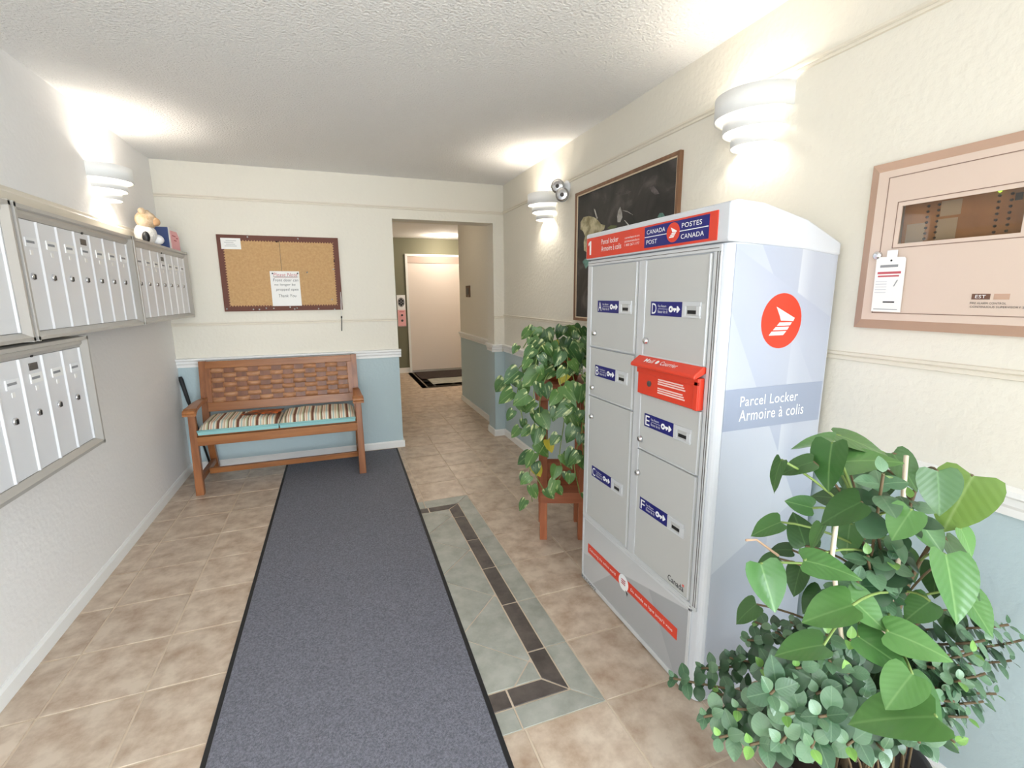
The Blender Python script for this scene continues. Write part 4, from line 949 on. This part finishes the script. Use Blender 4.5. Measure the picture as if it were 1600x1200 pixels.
pot = thing('plant_pot', (SC.x, SC.y, .944), 'terracotta pot standing on top of the wooden plant stand', 'pot')
MB().lathe([(.085, 0), (.105, .11), (.118, .112), (.120, .145), (.108, .146), (.104, .13), (.02, .128)], (SC.x, SC.y, .9435), 28).build('vessel', terra, pot, True)
MB().lathe([(.103, 0), (.06, .012), (.01, .014)], (SC.x, SC.y, 1.070), 20).build('soil', soil, pot, True)
# --- trailing pothos in that pot
t = thing('pothos_plant', (SC.x, SC.y, 1.07), 'trailing variegated pothos spilling over the wooden plant stand', 'plant')
PM = [leaf_mesh('pothos_leaf', leaf_pothos, 'heart', c, d_, w_) for c, d_, w_ in ((.25, .18, .03), (.15, .3, .05), (.35, .1, .02), (.1, .4, .04))]
PMY = leaf_mesh('pothos_leaf_yellow', leaf_yel, 'heart', .2, .25)
o0 = Vector((770, 480)); k0 = 3.159
def pp(x, y, Y): return at(o0.x+x/k0, o0.y+y/k0, Y)
vines = [ # photo-guided vine paths (crop x, y, depth)
    [(300, 250, 2.44), (210, 230, 2.36), (150, 330, 2.34), (120, 430, 2.36), (140, 520, 2.36), (160, 600, 2.38)],
    [(300, 260, 2.40), (230, 330, 2.26), (200, 450, 2.28), (210, 620, 2.30), (200, 740, 2.30), (180, 830, 2.31), (195, 960, 2.31)],
    [(310, 260, 2.38), (260, 350, 2.24), (230, 520, 2.25), (265, 650, 2.26), (200, 780, 2.27), (250, 900, 2.26)],
    [(330, 260, 2.36), (330, 360, 2.18), (355, 520, 2.16), (330, 720, 2.18), (340, 820, 2.17), (290, 890, 2.16)],
    [(360, 250, 2.36), (400, 360, 2.14), (410, 520, 2.10), (430, 640, 2.09), (400, 760, 2.10), (430, 920, 2.08)],
    [(380, 250, 2.38), (440, 330, 2.12), (455, 480, 2.07), (440, 620, 2.05), (450, 730, 2.05)],
    [(290, 260, 2.46), (180, 260, 2.46), (100, 340, 2.46), (70, 380, 2.46)],
    [(300, 240, 2.46), (270, 130, 2.44), (220, 100, 2.42), (150, 200, 2.40)],
    [(330, 240, 2.46), (330, 120, 2.46), (390, 90, 2.40), (450, 150, 2.34)],
    [(350, 240, 2.42), (400, 160, 2.32), (440, 220, 2.24), (440, 330, 2.18)],
    [(320, 240, 2.42), (280, 180, 2.30), (230, 200, 2.24), (210, 300, 2.22)],
    [(340, 250, 2.38), (360, 200, 2.22), (370, 280, 2.16), (350, 420, 2.14), (330, 500, 2.13)],
]
root = Vector((SC.x, SC.y, 1.085))
NLF = [10, 12, 11, 11, 11, 10, 7, 10, 11, 11, 11, 10]
nl = 0
for vi, path in enumerate(vines):
    pts = [pp(*p) for p in path]; dense = [root + Vector((random.uniform(-.04, .04), random.uniform(-.04, .04), 0))]
    for p in pts[1:] if vi < 99 else pts: dense.append(p)
    # smooth
    fine = []
    for i in range(len(dense)-1):
        p0 = dense[max(i-1, 0)]; p1 = dense[i]; p2 = dense[i+1]; p3 = dense[min(i+2, len(dense)-1)]
        for s in range(6):
            u = s/6; fine.append(.5*((2*p1)+(p2-p0)*u+(2*p0-5*p1+4*p2-p3)*u*u+(3*p1-p0-3*p2+p3)*u**3))
    fine.append(dense[-1])
    MB().tube(fine, .0028, 5).build('vine', gstem, t, True)
    for i in range(NLF[vi]):
        f = (i+.7)/NLF[vi]*(len(fine)-1); P = fine[min(int(f), len(fine)-1)]
        hang = f/len(fine); side = -1 if i % 2 else 1
        out = (P - root); out.z = 0; out = out.normalized() if out.length > .02 else -FW.copy()
        T = (Vector((0, 0, -1))*(.55+.5*hang) + RT*side*random.uniform(.2, .8) + out*.35 + rv(.25))
        N = (-FW*.8 + Vector((0, 0, 1))*(.7-.3*hang) + out*.3 + rv(.35))
        L_ = random.uniform(.085, .14)*(1-.42*hang)
        me = PMY if random.random() < .03 else random.choice(PM)
        base = P + (RT*side*random.uniform(.01, .03) + out*.015)
        put_leaf(me, t, frame(base, T, N, (L_*random.uniform(.85, 1.05), L_))); nl += 1

# --- big mixed planter in the foreground
CX, CYP = 1.14, .66
pot = thing('floor_planter', (CX, CYP, 0), 'dark round floor planter under the big heart-leaved plant', 'planter')
MB().lathe([(.13, 0.0), (.175, .26), (.185, .262), (.185, .29), (.172, .29), (.168, .265), (.02, .262)], (CX, CYP, 0.001), 32).build('vessel', mat('dark_glazed_pot', (58, 56, 54), .4), pot, True)
MB().lathe([(.167, 0), (.08, .01), (.01, .012)], (CX, CYP, .264), 24).build('soil', soil, pot, True)
t = thing('philodendron', (CX, CYP, .27), 'big heart-leaved green philodendron beside the parcel locker', 'plant')
HM = [leaf_mesh('philodendron_leaf', leaf_heart, 'heart', c, d_, w_) for c, d_, w_ in ((.22, .12, .02), (.12, .22, .03), (.3, .05, .01))]
leaf_light = leaf_mat('young_philodendron_leaf', (118, 150, 72), (134, 166, 88), (168, 192, 128), .32)
HL = [leaf_mesh('philodendron_leaf_light', leaf_light, 'heart', .1, .08, .01)]
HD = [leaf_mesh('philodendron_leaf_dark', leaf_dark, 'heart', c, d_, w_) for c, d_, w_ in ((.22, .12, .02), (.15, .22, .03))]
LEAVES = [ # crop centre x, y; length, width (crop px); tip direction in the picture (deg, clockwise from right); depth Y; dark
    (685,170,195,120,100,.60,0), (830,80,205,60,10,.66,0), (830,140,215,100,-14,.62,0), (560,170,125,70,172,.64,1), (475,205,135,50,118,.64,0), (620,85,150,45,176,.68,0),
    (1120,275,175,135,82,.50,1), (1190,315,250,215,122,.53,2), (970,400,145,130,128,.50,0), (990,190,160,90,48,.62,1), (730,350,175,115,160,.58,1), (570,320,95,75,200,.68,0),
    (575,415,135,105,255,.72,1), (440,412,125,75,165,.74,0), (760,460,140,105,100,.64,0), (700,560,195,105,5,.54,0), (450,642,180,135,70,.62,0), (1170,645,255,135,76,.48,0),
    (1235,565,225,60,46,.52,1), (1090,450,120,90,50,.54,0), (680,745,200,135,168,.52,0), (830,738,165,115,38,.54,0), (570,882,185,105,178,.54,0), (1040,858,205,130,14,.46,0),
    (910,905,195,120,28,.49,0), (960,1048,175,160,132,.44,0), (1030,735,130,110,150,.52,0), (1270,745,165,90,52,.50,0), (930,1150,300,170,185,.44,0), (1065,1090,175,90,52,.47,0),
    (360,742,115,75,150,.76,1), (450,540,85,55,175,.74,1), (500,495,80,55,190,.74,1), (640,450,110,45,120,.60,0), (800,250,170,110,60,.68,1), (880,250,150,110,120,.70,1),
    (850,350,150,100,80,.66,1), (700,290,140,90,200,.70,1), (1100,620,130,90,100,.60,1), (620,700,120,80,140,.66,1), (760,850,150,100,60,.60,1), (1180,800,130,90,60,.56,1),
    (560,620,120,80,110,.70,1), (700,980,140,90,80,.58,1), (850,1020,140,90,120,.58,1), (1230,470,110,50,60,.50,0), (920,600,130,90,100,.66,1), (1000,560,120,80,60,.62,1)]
stems = []
for k in range(5):
    a = 2*math.pi*k/5; base = Vector((CX+.05*math.cos(a), CYP+.05*math.sin(a), .275)); top = Vector((CX-.02+.10*math.cos(a+.4), CYP-.05+.05*math.sin(a+.4), (1.02, .86, .94, .8, .9)[k]))
    pts = bez(base, base+Vector((0, 0, .25)), top-Vector((.06*math.cos(a), .06*math.sin(a), .2)), top, 10); stems += pts
    MB().tube(pts, [.008-.0004*i for i in range(11)], 6).build('stem', bark, t, True)
for x, y, L_, w_, ang, Y, dk in LEAVES:
    C = at(1020+x/2.5, 660+y/2.5, Y); dep = (C-Vector((0, 0, CAMH))).dot(FW); mpp = dep/FPX/2.5; L3 = L_*mpp; W3 = w_*mpp
    a = math.radians(ang); Timg = RT*math.cos(a) - UP*math.sin(a); view = (C-Vector((0, 0, CAMH))).normalized()
    T = (Timg - view*Timg.dot(view)).normalized(); T = (T + Vector((0, 0, -.12)) + view*random.uniform(-.15, .15)).normalized()
    N0 = -view; S_ = T.cross(N0).normalized(); full = .84*L3; fo = min(.97, W3/full); tilt = math.acos(max(.2, fo))
    sg = 1 if (N0*math.cos(tilt)+S_*math.sin(tilt)).z > (N0*math.cos(tilt)-S_*math.sin(tilt)).z else -1
    N = N0*math.cos(tilt) + S_*sg*math.sin(tilt)
    base = C - T*L3*.48
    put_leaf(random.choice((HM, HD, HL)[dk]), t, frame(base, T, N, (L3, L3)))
    s = min(stems, key=lambda p: (p-base).length + abs(p.z-base.z+.08)*.6)
    mid = (s+base)/2 + Vector((0, 0, .03))
    MB().tube(bez(s, s.lerp(mid, .6), mid.lerp(base, .5), base, 5), .0026, 5).build('petiole', gstem if not dk else bark, t, True)
for x, y0, y1, Y in ((990, 130, 330, .60), (715, 400, 520, .58), (965, 500, 600, .56)):
    MB().tube([at(1020+x/2.5, 660+y0/2.5, Y), at(1020+(x-15)/2.5, 660+y1/2.5, Y), Vector((CX, CYP-.03, .28))], .0045, 6).build('stake', mat('pale_cane', (222, 206, 182), .7), t, True)
MB().tube([at(1020+365/2.5, 660+460/2.5, .70), at(1020+405/2.5, 660+458/2.5, .70), at(1020+490/2.5, 660+520/2.5, .70)], [.003, .0022, .003], 6).build('dry_tip', mat('dry_tan', (206, 170, 140), .8), t, True)

# --- small round-leaved trailing plant growing through it
t = thing('small_leaved_shrub', (CX, CYP, .27), 'bushy small round-leaved plant growing among the big heart leaves', 'plant')
SM = [leaf_mesh('small_leaf', leaf_small, 'ovate', c, d_) for c, d_ in ((.15, .15), (.3, .08), (.1, .3))] ; SR = [leaf_mesh('round_leaf', leaf_small, 'round', .15, .2)]
SB = leaf_mesh('bud_leaf', leaf_bud, 'ovate', .3, .1)
SPRIGS = [ # target tip in crop px, depth, number of leaf pairs, leaf length (m)
    (80,1000,.80,6,.036), (190,960,.82,7,.036), (250,1060,.74,7,.040), (200,1150,.70,7,.042), (330,1120,.66,7,.044), (370,850,.80,6,.034), (300,920,.80,6,.034),
    (460,1060,.58,6,.058), (430,960,.66,6,.040), (400,780,.82,5,.032), (520,1140,.56,6,.05), (640,1060,.56,6,.045), (650,1150,.52,6,.05), (560,960,.60,6,.040),
    (800,620,.58,6,.050), (840,520,.58,6,.050), (930,540,.56,6,.050), (750,650,.60,5,.045), (930,640,.56,5,.046), (680,830,.60,5,.042), (690,930,.58,6,.045), (770,850,.58,5,.045),
    (900,200,.54,5,.060), (1010,300,.54,4,.045), (880,440,.60,4,.044), (540,780,.72,5,.032), (480,820,.72,5,.032),
    (1250,900,.50,7,.044), (1300,850,.50,7,.044), (1390,790,.50,6,.036), (1440,850,.51,6,.040), (1300,980,.48,7,.040), (1340,1060,.50,6,.036), (1200,1010,.48,7,.038), (1180,1090,.48,7,.038), (1130,1050,.50,7,.034), (1230,1150,.48,6,.036), (1100,960,.52,6,.036), (1400,930,.51,5,.034), (1290,1090,.49,5,.036),
    (260,1230,.66,7,.042), (380,1260,.60,7,.046), (500,1250,.55,7,.05), (620,1270,.52,7,.05), (760,1260,.50,7,.05), (900,1280,.48,7,.05), (1040,1250,.47,7,.046), (1180,1250,.47,7,.042), (820,1080,.53,6,.045), (760,980,.56,6,.045)]
extra = MB(); sb = Vector((CX, CYP, .28)); todo = []
for x, y, Y, npair, L_ in SPRIGS:
    tip = at(1020+x/2.5, 660+y/2.5, Y)
    tip.x = min(tip.x, XR-.05)
    base = sb+Vector((random.uniform(-.1, .1), random.uniform(-.1, .1), 0))
    rise = Vector((0, 0, max(.12, (tip.z-base.z)*.6+.12)))
    pts = bez(base, base+rise, tip.lerp(base, .3)+Vector((0, 0, .06)), tip, 14)
    MB().tube(pts, .0028, 5).build('stem', bark, t, True)
    for i in range(npair):
        dist = i*L_*.42; k = 14
        while k > 1 and dist > (pts[k]-pts[k-1]).length: dist -= (pts[k]-pts[k-1]).length; k -= 1
        P = pts[k] + (pts[k-1]-pts[k]).normalized()*dist; ax = (pts[k]-pts[k-1]).normalized(); ax = (ax + Vector((0, 0, .5)) - FW*.5).normalized()
        u = ax.orthogonal().normalized(); w_ = ax.cross(u); a = i*math.pi/2+random.uniform(-.3, .3)
        for s in (0, math.pi):
            dr = u*math.cos(a+s)+w_*math.sin(a+s)
            T = dr + ax*(.25 if i else .9) + rv(.2); N = ax*.9 + Vector((0, 0, .5)) - FW*.4 + rv(.2); l = L_*random.uniform(.85, 1.15)*(.55 if i == 0 else .8 if i == 1 else 1)
            bud = i == 0 and random.random() < .3
            todo.append((i, random.random(), SB if bud else random.choice(SM+SR*(4 if 700 < x < 960 and 400 < y < 1000 else 1)), frame(P+dr*.003, T, N, (l, l))))
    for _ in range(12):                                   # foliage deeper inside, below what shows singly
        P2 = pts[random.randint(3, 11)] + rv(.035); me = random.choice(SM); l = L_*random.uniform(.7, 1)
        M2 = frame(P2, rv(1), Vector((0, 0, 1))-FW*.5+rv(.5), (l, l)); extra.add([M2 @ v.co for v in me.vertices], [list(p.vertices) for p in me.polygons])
todo.sort(key=lambda q: q[0] + q[1]*.01)
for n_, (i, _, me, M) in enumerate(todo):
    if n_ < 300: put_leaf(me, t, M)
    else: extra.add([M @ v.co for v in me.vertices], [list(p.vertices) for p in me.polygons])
tag(extra.build('inner_foliage', leaf_mat('old_small_leaf', (50, 78, 52), (70, 98, 70), (84, 110, 84), .3), t, True), kind='stuff')  # inner leaves coloured darker, the plant's inner shade put into the material
